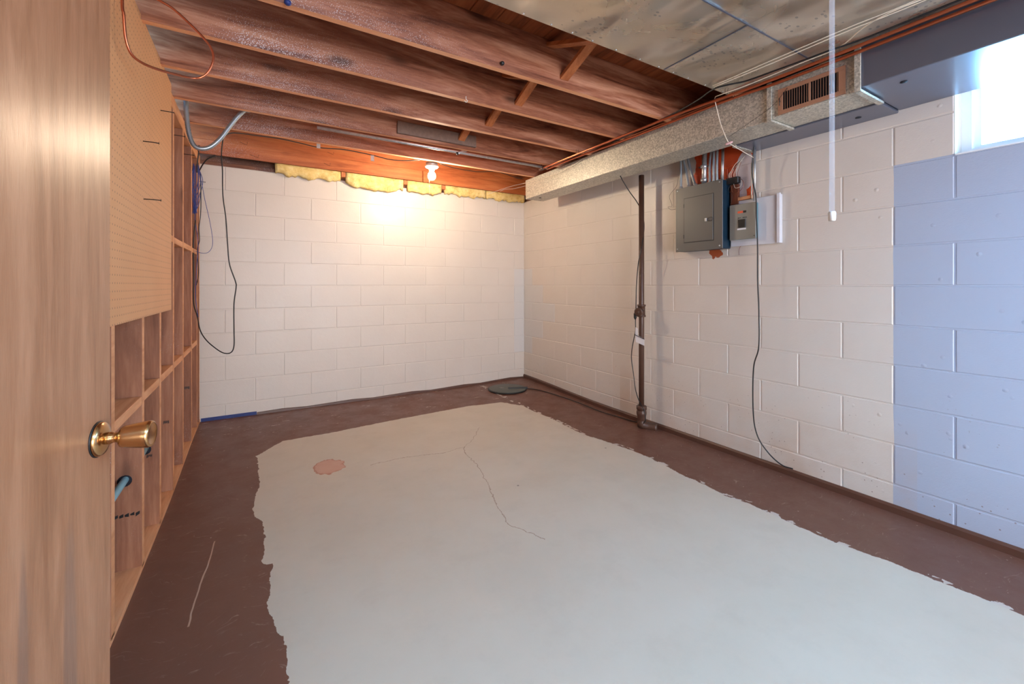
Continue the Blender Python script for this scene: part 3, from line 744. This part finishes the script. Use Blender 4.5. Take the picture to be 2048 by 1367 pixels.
o = MB().lathe([(.004, -.02), (.007, -.014), (.007, .012), (.003, .02)], (0, 0, 0), (.3, -1, .2), 8).build('taped_joint', plain('pink_tape', S(214, 170, 168), .6), None, (-0.475, -2.921, 1.977))
tag(o, 'small pinkish taped joint on the white wire below the duct corner', 'tape')
cable('black_cable', [(-.62, -5.0, 2.19), (-0.632, -3.809, 2.185), (-0.633, -3.593, 2.187), (-0.651, -3.490, 2.187), (-0.653, -3.397, 2.190), (-0.658, -3.267, 2.195), (-0.666, -3.128, 2.200), (-0.714, -2.997, 2.205), (-0.626, -2.825, 2.226), (-0.584, -2.657, 2.228), (-0.562, -2.426, 2.228), (-0.521, -2.037, 2.228)], .0042, M_black, 'black cable running beside the copper pipes under the sheet metal', 'cable')
cable('thin_dark_wire', [(-0.467, -3.230, 2.171), (-0.464, -3.150, 2.106), (-0.462, -3.023, 2.058), (-0.468, -2.914, 2.015)], .0010, M_blackm, 'thin dark wire slanting across the duct face left of the register', 'wire')
cable('white_wire', [(-0.462, -1.628, 2.219), (-0.455, -1.340, 2.181), (-0.455, -1.062, 2.183), (-0.458, -0.732, 2.204), (-0.624, -0.780, 2.148), (-0.811, -0.820, 2.074), (-0.951, -0.860, 2.013)], .0018, M_wirew, 'off white wire drooping off the far end of the duct, upper one', 'wire')
cable('white_wire', [(-0.462, -1.596, 2.193), (-0.455, -1.311, 2.161), (-0.455, -1.062, 2.164), (-0.458, -0.750, 2.174), (-0.606, -0.760, 2.125), (-0.722, -0.800, 2.098), (-0.800, -0.820, 2.066)], .0015, M_wirew, 'short off white wire drooping off the far end of the duct, lower one', 'wire')
cable('thin_brown_wire', [(-0.560, -1.272, 2.236), (-0.560, -1.105, 2.221), (-0.448, -0.800, 2.266), (-0.549, -0.800, 2.223), (-0.727, -0.790, 2.202), (-0.860, -0.780, 2.221)], .0016, M_copperd, 'thin brown wire looping past the far end of the duct', 'wire')
# lamp cable stapled along the joist, and its long hanging tail
cable('lamp_cable', [(-1.586, -0.800, 2.249), (-1.713, -0.800, 2.225), (-1.841, -0.800, 2.214), (-1.959, -0.800, 2.225), (-2.063, -0.800, 2.233), (-2.211, -0.800, 2.237), (-2.382, -0.800, 2.224), (-2.520, -0.800, 2.235), (-2.659, -0.800, 2.244), (-2.798, -0.800, 2.241), (-2.886, -0.800, 2.239), (-2.949, -0.800, 2.231), (-2.992, -0.800, 2.202), (-3.004, -0.800, 2.151), (-3.010, -0.800, 2.056), (-3.004, -0.800, 1.963), (-3.002, -0.790, 1.791), (-2.985, -0.780, 1.626), (-2.976, -0.770, 1.452), (-2.965, -0.760, 1.312), (-2.930, -0.750, 1.188), (-2.927, -0.740, 1.145), (-2.940, -0.730, 1.026), (-2.940, -0.720, 0.842), (-2.941, -0.710, 0.722), (-2.962, -0.700, 0.676), (-3.009, -0.660, 0.674), (-3.068, -0.620, 0.717), (-3.119, -0.580, 0.771), (-3.155, -0.540, 0.838), (-3.175, -0.500, 0.935), (-3.199, -0.460, 1.015), (-3.205, -0.430, 1.118), (-3.204, -0.420, 1.200), (-3.208, -0.400, 1.479), (-3.198, -0.380, 1.655)], .0038, M_black, 'black lamp cable stapled to the joist and hanging in a long loop by the studs', 'cable')
cable('lamp_cable', [(-1.402, -0.800, 2.246), (-1.258, -0.800, 2.226), (-1.036, -0.800, 2.225), (-0.833, -0.800, 2.253), (-0.636, -0.800, 2.231), (-0.526, -0.800, 2.221)], .0032, M_black, 'short black cable sagging from the bulb holder towards the duct', 'cable')
# cable along the soil pipe
cable('pump_cable', [(-0.300, -1.896, 2.046), (-0.260, -1.889, 2.005), (-0.200, -1.902, 1.924), (-0.120, -1.908, 1.846), (-0.090, -1.934, 1.758), (-0.095, -1.959, 1.672), (-0.100, -1.959, 1.570), (-0.150, -1.978, 1.445), (-0.150, -1.949, 1.337), (-0.130, -1.912, 1.167), (-0.130, -1.907, 1.011), (-0.130, -1.901, 0.875), (-0.140, -1.909, 0.786), (-0.140, -1.878, 0.663), (-0.140, -1.867, 0.554), (-0.140, -1.893, 0.414), (-0.145, -1.915, 0.312), (-0.150, -1.957, 0.229), (-0.155, -2.013, 0.167), (-0.152, -2.025, 0.098), (-0.150, -2.003, 0.060)], .0036, M_black, 'black pump cable running down beside the brown soil pipe', 'cable')
cable('pump_power_cable', [(-.30, -.455, .035), (-0.204, -0.538, 0.030), (-0.150, -0.722, 0.025), (-0.104, -1.095, 0.016), (-0.109, -1.457, 0.010), (-0.076, -1.674, 0.008), (-0.066, -1.792, 0.008), (-0.047, -1.879, 0.012)], .0042, M_black, 'black cord lying on the brown floor between sump cover and soil pipe', 'cord')
# long cable hanging on the right wall
cable('hanging_cable', [(-0.110, -2.866, 2.082), (-0.100, -2.846, 1.969), (-0.090, -2.836, 1.887), (-0.085, -2.841, 1.810), (-0.080, -2.855, 1.722), (-0.080, -2.858, 1.591), (-0.080, -2.865, 1.416), (-0.080, -2.866, 1.194), (-0.080, -2.873, 1.011), (-0.080, -2.873, 0.777), (-0.080, -2.840, 0.633), (-0.075, -2.835, 0.353), (-0.065, -2.855, 0.207), (-0.050, -2.915, 0.113), (-0.040, -2.988, 0.062), (-0.030, -3.048, 0.057)], .0040, M_black, 'long black cable hanging free down the right wall below the small breaker box', 'cable')


# ------------------------------------------------------------------ soil stack
st = empty('soil_pipe', (-.108, -1.945, .0)); tag(st, 'brown cast iron soil pipe rising from the floor to the duct on the right wall', 'pipe')
MB().tube([(0, 0, .16), (0, 0, .9), (.004, .004, 2.06)], .0215, 18).build('pipe_run', M_iron, st)
MB().lathe([(.033, .01), (.032, .09), (.036, .10), (.040, .115), (.040, .135), (.036, .14), (.036, .150), (.041, .152), (.042, .175), (.036, .182), (.022, .183)], (0, 0, 0), (0, 0, 1), 20).build('hub', M_iron, st)
m = MB(); m.tube(cr([(0, 0, .06), (.0, -.005, .03), (.03, -.04, .02), (.068, -.10, .018)], 5), [.034] * 5 + [.032] * 5 + [.03] * 6, 14); m.build('floor_elbow', M_iron, st)

m = MB(); m.lathe([(.034, -.05), (.034, -.036), (.029, -.033), (.029, .033), (.034, .036), (.034, .05)], (.002, .002, .955), (0, 0, 1), 20)
m.lathe([(.026, .0), (.028, .045), (.035, .047), (.035, .062), (.028, .064)], (.002, .002, .955), (-.75, -.25, -.12), 16)
m.build('cleanout_tee', M_iron, st)
MB().lathe([(.012, .062), (.012, .072)], (.002, .002, .955), (-.75, -.25, -.12), 4).build('cleanout_plug', M_iron, st)
tg = empty('paper_tag', (-.138, -1.962, .735)); tag(tg, 'folded white paper tag wrapped on the soil pipe with a black tie', 'tag')
m = MB(); m.add([(-.012, .045, .03), (-.014, -.048, .0), (-.010, -.046, -.055), (-.010, .04, -.035), (-.0105, .045, .03), (-.0125, -.048, .0), (-.0085, -.046, -.055), (-.0085, .04, -.035)], [(0, 1, 2, 3), (7, 6, 5, 4), (0, 4, 5, 1), (1, 5, 6, 2), (2, 6, 7, 3), (3, 7, 4, 0)]); m.build('paper', M_paper, tg)
m = MB(); m.add([(-.008, .045, .085), (-.008, .022, .075), (-.012, .018, .025), (-.010, .048, .03), (-.007, .045, .085), (-.007, .022, .075), (-.011, .018, .025), (-.009, .048, .03)], [(0, 1, 2, 3), (7, 6, 5, 4), (0, 4, 5, 1), (1, 5, 6, 2), (2, 6, 7, 3), (3, 7, 4, 0)]); m.build('paper_corner', M_paper, tg)
MB().bar((-.0155, .052, .025), (-.0165, -.055, -.002), .003, .004).build('tie', M_black, tg)
pl_ = MB().lathe([(.006, -.035), (.012, -.02), (.013, .012), (.006, .022)], (0, 0, 0), (0, 0, 1), 10).build('cable_plug', M_black, None, (-0.135, -1.903, 0.917)); tag(pl_, 'black plug body hanging against the cleanout tee of the soil pipe', 'plug')


# ------------------------------------------------------------------ breaker panels
pn = empty('electrical_cabinet', (-.05, -2.456, 1.41)); tag(pn, 'large dark grey breaker panel with a hinged door and latch', 'electrical panel')
m = MB(); m.cbox(-.045, .045, -.184, .184, .003, .468, .002); m.build('enclosure', M_paneld, pn)
m = MB(); m.cbox(-.050, -.0455, -.187, .187, 0, .472, .0015); m.build('cover', M_panel, pn)
m = MB(); m.cbox(-.0535, -.0502, -.118, .112, .066, .386, .0012); d = m.build('panel_door', M_panel, pn)
m = MB()
for a, b, c, e in ((-.1225, .1165, .0615, .066), (-.1225, .1165, .386, .3905), (-.1225, -.118, .0615, .3905), (.112, .1165, .0615, .3905)): m.box(-.0508, -.0500, a, b, c, e)
m.build('door_gap', M_blackm, pn)
m = MB(); m.tube(cr([(-.056, -.072, .21), (-.062, -.095, .222), (-.062, -.118, .22), (-.062, -.122, .208), (-.062, -.11, .198), (-.062, -.088, .200), (-.056, -.072, .208)], 4), .0016, 6); m.build('wire_seal', M_blackm, d)
MB().cbox(-.060, -.0536, -.074, -.058, .200, .222, .001).build('latch', M_emt, d)
for z in (.11, .335): MB().cbox(-.0545, -.0508, .111, .119, z - .014, z + .014, .001).build('hinge', M_blackm, pn)
sm = MB().lathe([(.006, 0), (.005, -.003)], (0, 0, 0), (1, 0, 0), 10).mesh('cover_screw', M_emt)
for y, z in ((-.165, .455), (-.165, .022), (.172, .455), (.172, .022)): link('cover_screw', sm, pn, (-.0505, y, z))
MB().cbox(-.03, .03, .188, .192, .20, .26, .001).build('side_bracket', M_blackm, pn)

bb = MB().cbox(-.020, -.0015, -2.975, -2.65, 1.425, 1.728, .002).build('backing_board', M_board); tag(bb, 'pale painted backing board behind the small grey breaker box', 'board')
strip = MB().cbox(-.034, -.0205, -2.975, -2.955, 1.425, 1.735, .002).build('board_edge_strip', M_board, bb)
p2 = empty('breaker_box', (-.038, -2.752, 1.465)); tag(p2, 'small light grey breaker box with one black breaker and an orange logo', 'electrical panel')
MB().cbox(-.012, .0165, -.085, .083, .002, .232, .002).build('enclosure', M_teal, p2)
MB().cbox(-.016, -.0125, -.088, .088, 0, .235, .0015).build('cover', M_panel2, p2)
MB().cbox(-.022, -.0165, -.022, .026, .078, .132, .001).build('breaker_switch', M_blackm, p2)
MB().box(-.0166, -.0161, -.024, .035, .064, .074).build('paper_label', M_paper, p2)
MB().box(-.0166, -.0161, -.004, .032, .174, .188).build('orange_badge', M_orangep, p2)
MB().box(-.0166, -.0161, -.026, -.005, .174, .188).build('black_badge', M_blackm, p2)
def text(s, size, loc, rot, mat, parent, name):
    c = bpy.data.curves.new(name, 'FONT'); c.body = s; c.size = size; c.extrude = .0002; c.align_x = 'CENTER'
    o = bpy.data.objects.new(name, c); o.data.materials.append(mat); COL.objects.link(o); o.parent = parent; o.location = loc; o.rotation_euler = rot; return o
RW = (PI / 2, 0, -PI / 2)
text('MAIN', .010, (-.0163, .022, .143), RW, M_blackm, p2, 'lettering'); text('BREAKER', .009, (-.0163, -.02, .143), RW, M_blackm, p2, 'lettering')
for o in list(p2.children):
    if o.name.startswith('lettering'): bpy.data.objects.remove(o)
# illegible marks above the breaker: short dark dashes
m = MB()
for y0_, w in ((.030, .006), (.022, .005), (.014, .004), (-.002, .006), (-.010, .005), (-.017, .004), (-.024, .005)): m.box(-.0166, -.0161, y0_ - w, y0_, .140, .146)
m.build('lettering', M_blackm, p2)
MB().lathe([(.003, 0), (.003, -.002)], (-.0165, -.078, .018), (1, 0, 0), 8).build('cover_screw', M_blackm, p2)

def flexc(name, pts, r, mat, label, group):
    P = cr(pts, 14); L = [0]
    for a, b in zip(P, P[1:]): L.append(L[-1] + (b - a).length)
    step = .0052; n = int(L[-1] / step); Q = []; R = []
    j = 0
    for i in range(n + 1):
        d = i * step
        while j < len(L) - 2 and L[j + 1] < d: j += 1
        t = (d - L[j]) / max(1e-6, L[j + 1] - L[j]); Q.append(P[j].lerp(P[j + 1], t)); R.append(r if i % 2 else r * .74)
    o0 = Q[0].copy(); m = MB(); m.tube([q - o0 for q in Q], R, 10); o = m.build(name, mat, None, o0); tag(o, label, 'conduit', group); return o
G = 'armoured conduits into the breaker panel'
XC = -.052
for i, (pts, lab) in enumerate((
    ([(-0.052, -2.278, 2.115), (-0.052, -2.278, 1.994), (-0.052, -2.278, 1.885)], 'flexible steel conduit dropping straight into the breaker panel, leftmost'),
    ([(-0.052, -2.296, 2.118), (-0.052, -2.326, 1.991), (-0.052, -2.348, 1.882)], 'flexible steel conduit into the breaker panel, second from the left, slightly slanted'),
    ([(-0.046, -2.326, 2.126), (-0.046, -2.364, 1.990), (-0.046, -2.398, 1.884)], 'flexible steel conduit into the breaker panel, third from the left, most slanted'),
    ([(-0.050, -2.532, 2.128), (-0.050, -2.516, 2.030), (-0.050, -2.516, 1.867)], 'flexible steel conduit just right of the thick riser above the breaker panel'),
    ([(-0.056, -2.551, 2.129), (-0.056, -2.547, 2.004), (-0.056, -2.547, 1.863)], 'middle flexible steel conduit of the three right of the thick riser'),
    ([(-0.050, -2.573, 2.130), (-0.050, -2.569, 1.999), (-0.050, -2.571, 1.863)], 'flexible steel conduit next to the slim straight tube above the breaker panel'))):
    o = flexc('flexible_conduit', pts, .0105, M_flex, lab, None)
    o['group'] = G
    e = Vector(pts[-1]) - o.location; MB().lathe([(.013, -.004), (.015, .004), (.015, .016), (.012, .022)], e, (0, 0, 1), 10).build('connector', M_emt, o)
def rigid(pts, r, lab, mat=M_emt):
    o0 = Vector(pts[0]); m = MB(); m.tube([Vector(p) - o0 for p in pts], r, 12); o = m.build('rigid_conduit', mat, None, o0); tag(o, lab, 'conduit'); return o
o = rigid([(-0.055, -2.477, 2.107), (-0.055, -2.473, 1.868)], .017, 'thick straight steel riser entering the top of the breaker panel')
for pz in ((-0.055, -2.473, 2.011), (-0.055, -2.473, 1.914)):
    MB().lathe([(.020, -.012), (.023, -.008), (.023, .008), (.020, .012)], Vector(pz) - o.location, (0, 0, 1), 14).build('coupling', M_emt, o)
m = MB(); m.bar(Vector((-0.050, -2.429, 2.015)) - o.location, Vector((-0.050, -2.512, 2.006)) - o.location, .012, .010); m.build('pipe_strap', M_iron, o)
rigid([(-0.050, -2.614, 2.119), (-0.050, -2.608, 1.855)], .0095, 'slim straight steel tube at the right end of the breaker panel top')
o = rigid([(-0.045, -2.826, 2.089), (-0.042, -2.825, 1.709)], .0095, 'slim straight steel tube dropping into the small breaker box')
rigid([(-0.020, -2.794, 1.965), (-0.020, -2.793, 1.729)], .0045, 'thin white rod against the wall left of the slim tube', M_white)
# terminal block with loose wires between the two panels
tb = empty('terminal_block', (-0.030, -2.673, 1.868)); tag(tb, 'small black terminal block with loose wires between the two electrical boxes', 'terminal block')
MB().cbox(-.022, .012, -.048, .045, -.022, .022, .004).build('body', M_blackm, tb)
MB().cbox(.0, .022, -.035, .018, -.16, -.024, .002).build('wood_mount', wood('rust_wood', 'z', S(84, 44, 30), S(112, 60, 40), S(130, 76, 52)), tb)
random.seed(5)
for k in range(9):
    y = -.042 + .009 * k; c_ = random.choice([M_wirew, M_wirew, M_copperd, M_blackm])
    pts = cr([(-.01, y, .02), (-.018 - .004 * random.random(), y - .004, .045), (-.012, y - .02 - .006 * k % .02, .07 + .05 * random.random()), (.0, -.055 - .004 * k, .11 + .006 * k)], 5)
    MB().tube(pts, .0014, 5).build('loose_wire', c_, tb)
for pts, c_ in (([(-.01, -.04, .01), (-.02, -.075, -.01), (-.02, -.085, -.05), (-.018, -.05, -.085), (-.02, -.01, -.08), (-.02, .0, -.03)], M_copperd), ([(-.01, -.01, -.02), (-.022, -.03, -.055), (-.022, -.065, -.05), (-.015, -.07, -.01)], M_wirew), ([(-.01, .01, -.02), (-.02, .02, -.06), (-.02, -.005, -.10), (-.01, .01, -.15)], M_blackm), ([(-.01, .04, .0), (-.02, .07, .03), (-.01, .085, .06)], M_blackm)):
    MB().tube(cr(pts, 6), .0016, 5).build('loose_wire', c_, tb)
sb = MB().cbox(-.030, -.0015, -2.795, -2.705, 1.730, 1.752, .002).build('wood_block', M_studf); tag(sb, 'short tan wood block on top of the small breaker box', 'wood')
cable('thin_black_wire', [(-0.010, -2.224, 2.000), (-0.012, -2.207, 1.930), (-0.012, -2.156, 1.885), (-0.012, -2.142, 1.853), (-0.012, -2.166, 1.786), (-0.012, -2.128, 1.780), (-0.012, -2.156, 1.756), (-0.012, -2.203, 1.753)], .0012, M_blackm, 'thin dark wire squiggling on the wall left of the breaker panel', 'wire')
cable('thin_red_wire', [(-0.008, -2.760, 1.438), (-0.008, -2.715, 1.425), (-0.008, -2.702, 1.399), (-0.008, -2.702, 1.365)], .0012, plain('red_wire', S(120, 50, 50), .5), 'thin reddish wire ends below the small breaker box', 'wire')


# ------------------------------------------------------------------ bulb fixture
fx = empty('light_fixture', (-1.475, -.79, 2.237)); tag(fx, 'bare glowing bulb in a porcelain holder with a pull string under a joist', 'ceiling light')
MB().lathe([(.054, 0), (.054, -.018), (.050, -.021)], (0, 0, 0), (0, 0, 1), 8).build('octagon_box', M_emt, fx)
MB().lathe([(.058, -.022), (.060, -.028), (.050, -.036), (.028, -.041), (.022, -.062), (.020, -.064)], (0, 0, 0), (0, 0, 1), 24).build('porcelain_holder', M_white, fx)
MB().lathe([(.013, -.060), (.014, -.070), (.022, -.080), (.0315, -.094), (.035, -.110), (.0315, -.127), (.020, -.140), (.006, -.145)], (0, 0, 0), (0, 0, 1), 24).build('bulb', M_bulb, fx)
m = MB(); m.tube([(-.030, -.02, -.040), (-.030, -.02, -.29)], .0015, 5); m.lathe([(.003, -.155), (.0045, -.15), (.003, -.145)], (-.030, -.02, -.06), (0, 0, 1), 8); m.build('pull_string', M_wirew, fx)

# ------------------------------------------------------------------ sump cover
sp_ = empty('sump_cover', (-.456, -.37, fz(-.456, -.37))); tag(sp_, 'round dark plastic sump pit cover on the floor in the far corner', 'cover')
MB().lathe([(.212, 0), (.212, .006), (.206, .010)], (0, 0, .0), (0, 0, 1), 48).build('rim', M_black, sp_)
MB().lathe([(.203, .009), (.203, .0125), (.198, .014), (.05, .0165), (.0, .0165)][:4], (0, 0, .0), (0, 0, 1), 48).build('lid', M_sump, sp_)
MB().bar((.0, -.02, .0185), (.195, -.105, .0185), .036, .008).build('cord_slot', M_black, sp_)
m = MB(); 
for k in (0, 1): m.bar((-.075 + .02 * k, .05, .0175), (-.055 + .02 * k, .01, .0175), .006, .001)
m.build('moulded_mark', plain('worn_mark', S(150, 150, 144), .6), sp_)

# ------------------------------------------------------------------ door
TH = math.radians(9); sn, cs = math.sin(TH), math.cos(TH)
EX, EY = -3.05, -3.20
d1 = struct(empty('door_1', (EX - .76 * sn, EY - .76 * cs, .012), -TH))       # hinge; local +y runs to the latch edge, +x is the visible face normal
m = MB(); m.cbox(-.035, 0, 0, .76, 0, 2.03, .0015); slab = m.build('door_slab', M_door2, d1)
kz = .852
kn = empty('door_knob', (0, .76 - .048, kz)); kn.parent = d1
MB().lathe([(.034, 0), (.034, .002)], (0, 0, 0), (1, 0, 0), 32).build('rose_gasket', M_black, kn)
MB().lathe([(.0325, .002), (.0325, .005), (.030, .009), (.020, .012), (.014, .013)], (0, 0, 0), (1, 0, 0), 32).build('rose', M_brass, kn)
MB().lathe([(.0115, .012), (.0115, .020), (.0095, .024), (.0095, .030), (.013, .034), (.0195, .037), (.0215, .045), (.0255, .072), (.0262, .080), (.0250, .084), (.0225, .0855), (.020, .0845), (.004, .0835)], (0, 0, 0), (1, 0, 0), 36).build('knob', M_brass, kn)
MB().cbox(-.028, -.007, .76, .7612, kz - .03, kz + .03, .0005).build('latch_plate', M_brass, d1)
hm = MB().lathe([(.006, -.045), (.006, .045)], (-.040, -.004, 0), (0, 0, 1), 10).mesh('hinge', M_brass)
for z in (.25, 1.0, 1.78): link('hinge', hm, d1, (0, 0, z))
jb = struct(MB().cbox(-3.204, -3.13, -4.12, -3.985, 0, 2.16, .003).build('trim_2', M_door))


# conduit along a joist, with a stub tube
o0 = Vector((-2.45, -1.237, 2.226)); m = MB(); m.tube([(0, 0, 0), (1.9, 0, 0)], .0105, 12); em = m.build('ceiling_conduit', M_emt, None, o0); tag(em, 'straight shiny steel conduit tucked along the underside of a joist in front of the bulb', 'conduit')
a = Vector((-1.315, -1.200, 2.275)); b = a + (Vector((-1.435, -1.200, 2.207)) - a) * 1.0
st2 = MB(); st2.tube([a - a, b - a + Vector((0, -.06, -.0))], .011, 12); o = st2.build('stub_tube', M_emt, None, a); tag(o, 'short steel stub tube hanging beside the joist conduit', 'conduit')
MB().lathe([(.012, 0), (.012, .004)], (b - a + Vector((0, -.06, 0))), (b - a + Vector((0, -.06, 0))), 10).build('end_cap', M_blackm, o)
# metal clips on the joist behind the lamp cable
for p, lab in (((-2.394, -0.815, 2.237), 'grey metal clip holding the lamp cable to the joist, farther from the bulb'), ((-1.991, -0.815, 2.200), 'grey metal clip holding the lamp cable to the joist, nearer the bulb')):
    m = MB(); m.cbox(-.013, .013, .001, .004, -.024, .022, .0006); m.cbox(-.013, .013, -.010, .001, -.024, -.021, .0006)
    o = m.build('metal_clip', M_emt, None, p); tag(o, lab, 'clip', 'metal clips on the joist')
BN = ['thin bent nail in the orange joist above the back wall, leftmost and highest', 'thin bent nail in the speckled left end of the ledger board', 'thin bent nail in the orange joist just right of the far cable clip', 'thin bent nail in the ledger board below and right of the far cable clip']
# bent nails on the ledger board and joist
for i, (p, w) in enumerate((((-2.922, -0.128, 2.367), .05), ((-2.850, -0.128, 2.273), .06), ((-2.241, -0.128, 2.394), .05), ((-2.271, -0.128, 2.287), .05))):
    m = MB(); m.tube([(0, 0, 0), (w, -.004, -.018), (w + .003, -.004, .008)], .0015, 5); o = m.build('bent_nail', M_nail, None, p); tag(o, BN[i], 'nail', 'bent nails above the back wall')
# hook and plug on joist bottoms
hk = MB().tube(cr([(0, 0, .01), (0, 0, -.005), (.009, 0, -.014), (0, 0, -.024), (-.009, 0, -.016)], 5), .002, 6).build('cup_hook', M_white, None, (-1.772, -2.151, 2.232)); tag(hk, 'tiny white hook under the middle of a joist', 'hook')
pk = MB().lathe([(.004, .004), (.010, .0), (.011, -.008), (.006, -.014)], (0, 0, 0), (0, 0, 1), 10).build('cable_staple', M_blackm, None, (-1.751, -2.533, 2.270)); tag(pk, 'small dark staple on the face of the second visible joist', 'staple')
pk = MB().lathe([(.005, .004), (.012, .0), (.013, -.010), (.006, -.016)], (0, 0, 0), (0, 0, 1), 10).build('blue_bolt', M_bluetape, None, (-2.696, -2.552, 2.236)); tag(pk, 'small blue bolt head under the joist at the top edge of view', 'bolt')
# pale looped copper tube over the pegboard
cable('copper_loop', [(-3.184, -2.47, 2.46), (-3.183, -2.470, 2.126), (-3.179, -2.470, 2.071), (-3.176, -2.460, 1.998), (-3.165, -2.440, 1.956), (-3.143, -2.400, 1.949), (-3.105, -2.360, 1.953), (-3.060, -2.320, 1.964), (-3.018, -2.280, 1.978), (-2.987, -2.280, 1.988), (-2.962, -2.280, 2.018), (-2.946, -2.280, 2.069), (-2.953, -2.280, 2.113), (-2.982, -2.280, 2.152), (-3.028, -2.280, 2.195), (-3.074, -2.280, 2.232), (-3.118, -2.280, 2.251), (-3.146, -2.260, 2.271)], .0045, M_copper, 'loose loop of thin copper tube hanging from the ceiling before the pegboard', 'pipe')
# armoured conduit loop
flexc('armoured_cable', [(-3.172, -1.12, 2.44), (-3.169, -1.120, 2.277), (-3.167, -1.120, 2.208), (-3.157, -1.120, 2.106), (-3.135, -1.120, 2.030), (-3.100, -1.120, 2.008), (-3.049, -1.120, 2.026), (-2.998, -1.120, 2.085), (-2.953, -1.120, 2.163), (-2.908, -1.120, 2.239), (-2.864, -1.120, 2.297), (-2.837, -1.12, 2.31), (-2.828, -1.14, 2.46)], .0145, M_flex, 'sagging loop of flexible armoured cable beside the top of the stud wall', None)
# blue wire bundle at the end of the stud wall
bw = empty('blue_wire_bundle', (-3.197, -0.330, 2.092)); tag(bw, 'tangled bundle of blue wires hung on a nail at the end of the stud wall', 'wire bundle')
def bl(pts, r=.0022, mat=M_blue): MB().tube(cr(rel(bw, pts), 7), r, 6).build('wire_loop', mat, bw)
bl([(-3.197, -0.330, 2.092), (-3.169, -0.330, 1.973), (-3.145, -0.320, 1.823), (-3.117, -0.310, 1.671), (-3.099, -0.300, 1.536), (-3.102, -0.300, 1.461), (-3.131, -0.300, 1.417), (-3.177, -0.310, 1.415), (-3.226, -0.320, 1.443), (-3.258, -0.330, 1.505), (-3.258, -0.330, 1.581), (-3.240, -0.330, 1.659), (-3.212, -0.330, 1.756), (-3.203, -0.330, 1.892), (-3.200, -0.330, 2.084)], .0020)
random.seed(11)
base = [(-3.211, -0.340, 2.080), (-3.220, -0.340, 1.964), (-3.212, -0.330, 1.852), (-3.203, -0.330, 1.719), (-3.195, -0.320, 1.817), (-3.176, -0.320, 1.955), (-3.188, -0.330, 2.078)]
for k in range(7):
    bl([(p[0] + random.uniform(-.016, .016) * (1 if 0 < i < 6 else .3), p[1] + random.uniform(-.01, .01), p[2] + random.uniform(-.012, .012)) for i, p in enumerate(base)], .0022)
bl([(-3.200, -0.330, 1.815), (-3.205, -0.340, 1.660), (-3.190, -0.340, 1.546), (-3.186, -0.350, 1.431), (-3.195, -0.350, 1.277), (-3.201, -0.350, 1.087), (-3.188, -0.360, 0.953), (-3.182, -0.360, 0.919)], .0022)
bl([(-3.173, -0.320, 2.032), (-3.170, -0.320, 1.820), (-3.173, -0.320, 1.704), (-3.182, -0.320, 1.607), (-3.179, -0.320, 1.510), (-3.191, -0.330, 1.432), (-3.184, -0.330, 1.259), (-3.196, -0.340, 1.163)], .0030, M_black)
cable('black_cable', [(-3.178, -0.360, 2.232), (-3.182, -0.350, 2.177), (-3.190, -0.340, 2.102), (-3.193, -0.340, 2.025)], .0040, M_black, 'short black cable running down to the blue wire bundle', 'cable')
cable('black_cable', [(-3.097, -0.100, 2.233), (-3.144, -0.140, 2.187), (-3.168, -0.200, 2.128), (-3.186, -0.280, 2.051)], .0045, M_black, 'curved black cable from behind the last joist to the blue wires', 'cable')
# clear wand
wd = empty('clear_wand', (-1.513, -3.846, 1.335)); tag(wd, 'slim clear plastic wand hanging from the ceiling in front of the right wall', 'wand')
MB().tube([(0, 0, .01), (0, 0, .89)], .0062, 8).build('rod', M_clear, wd)
MB().lathe([(.0075, -.006), (.0085, .0), (.0085, .014), (.007, .018)], (0, 0, 0), (0, 0, 1), 10).build('end_cap', M_white, wd)
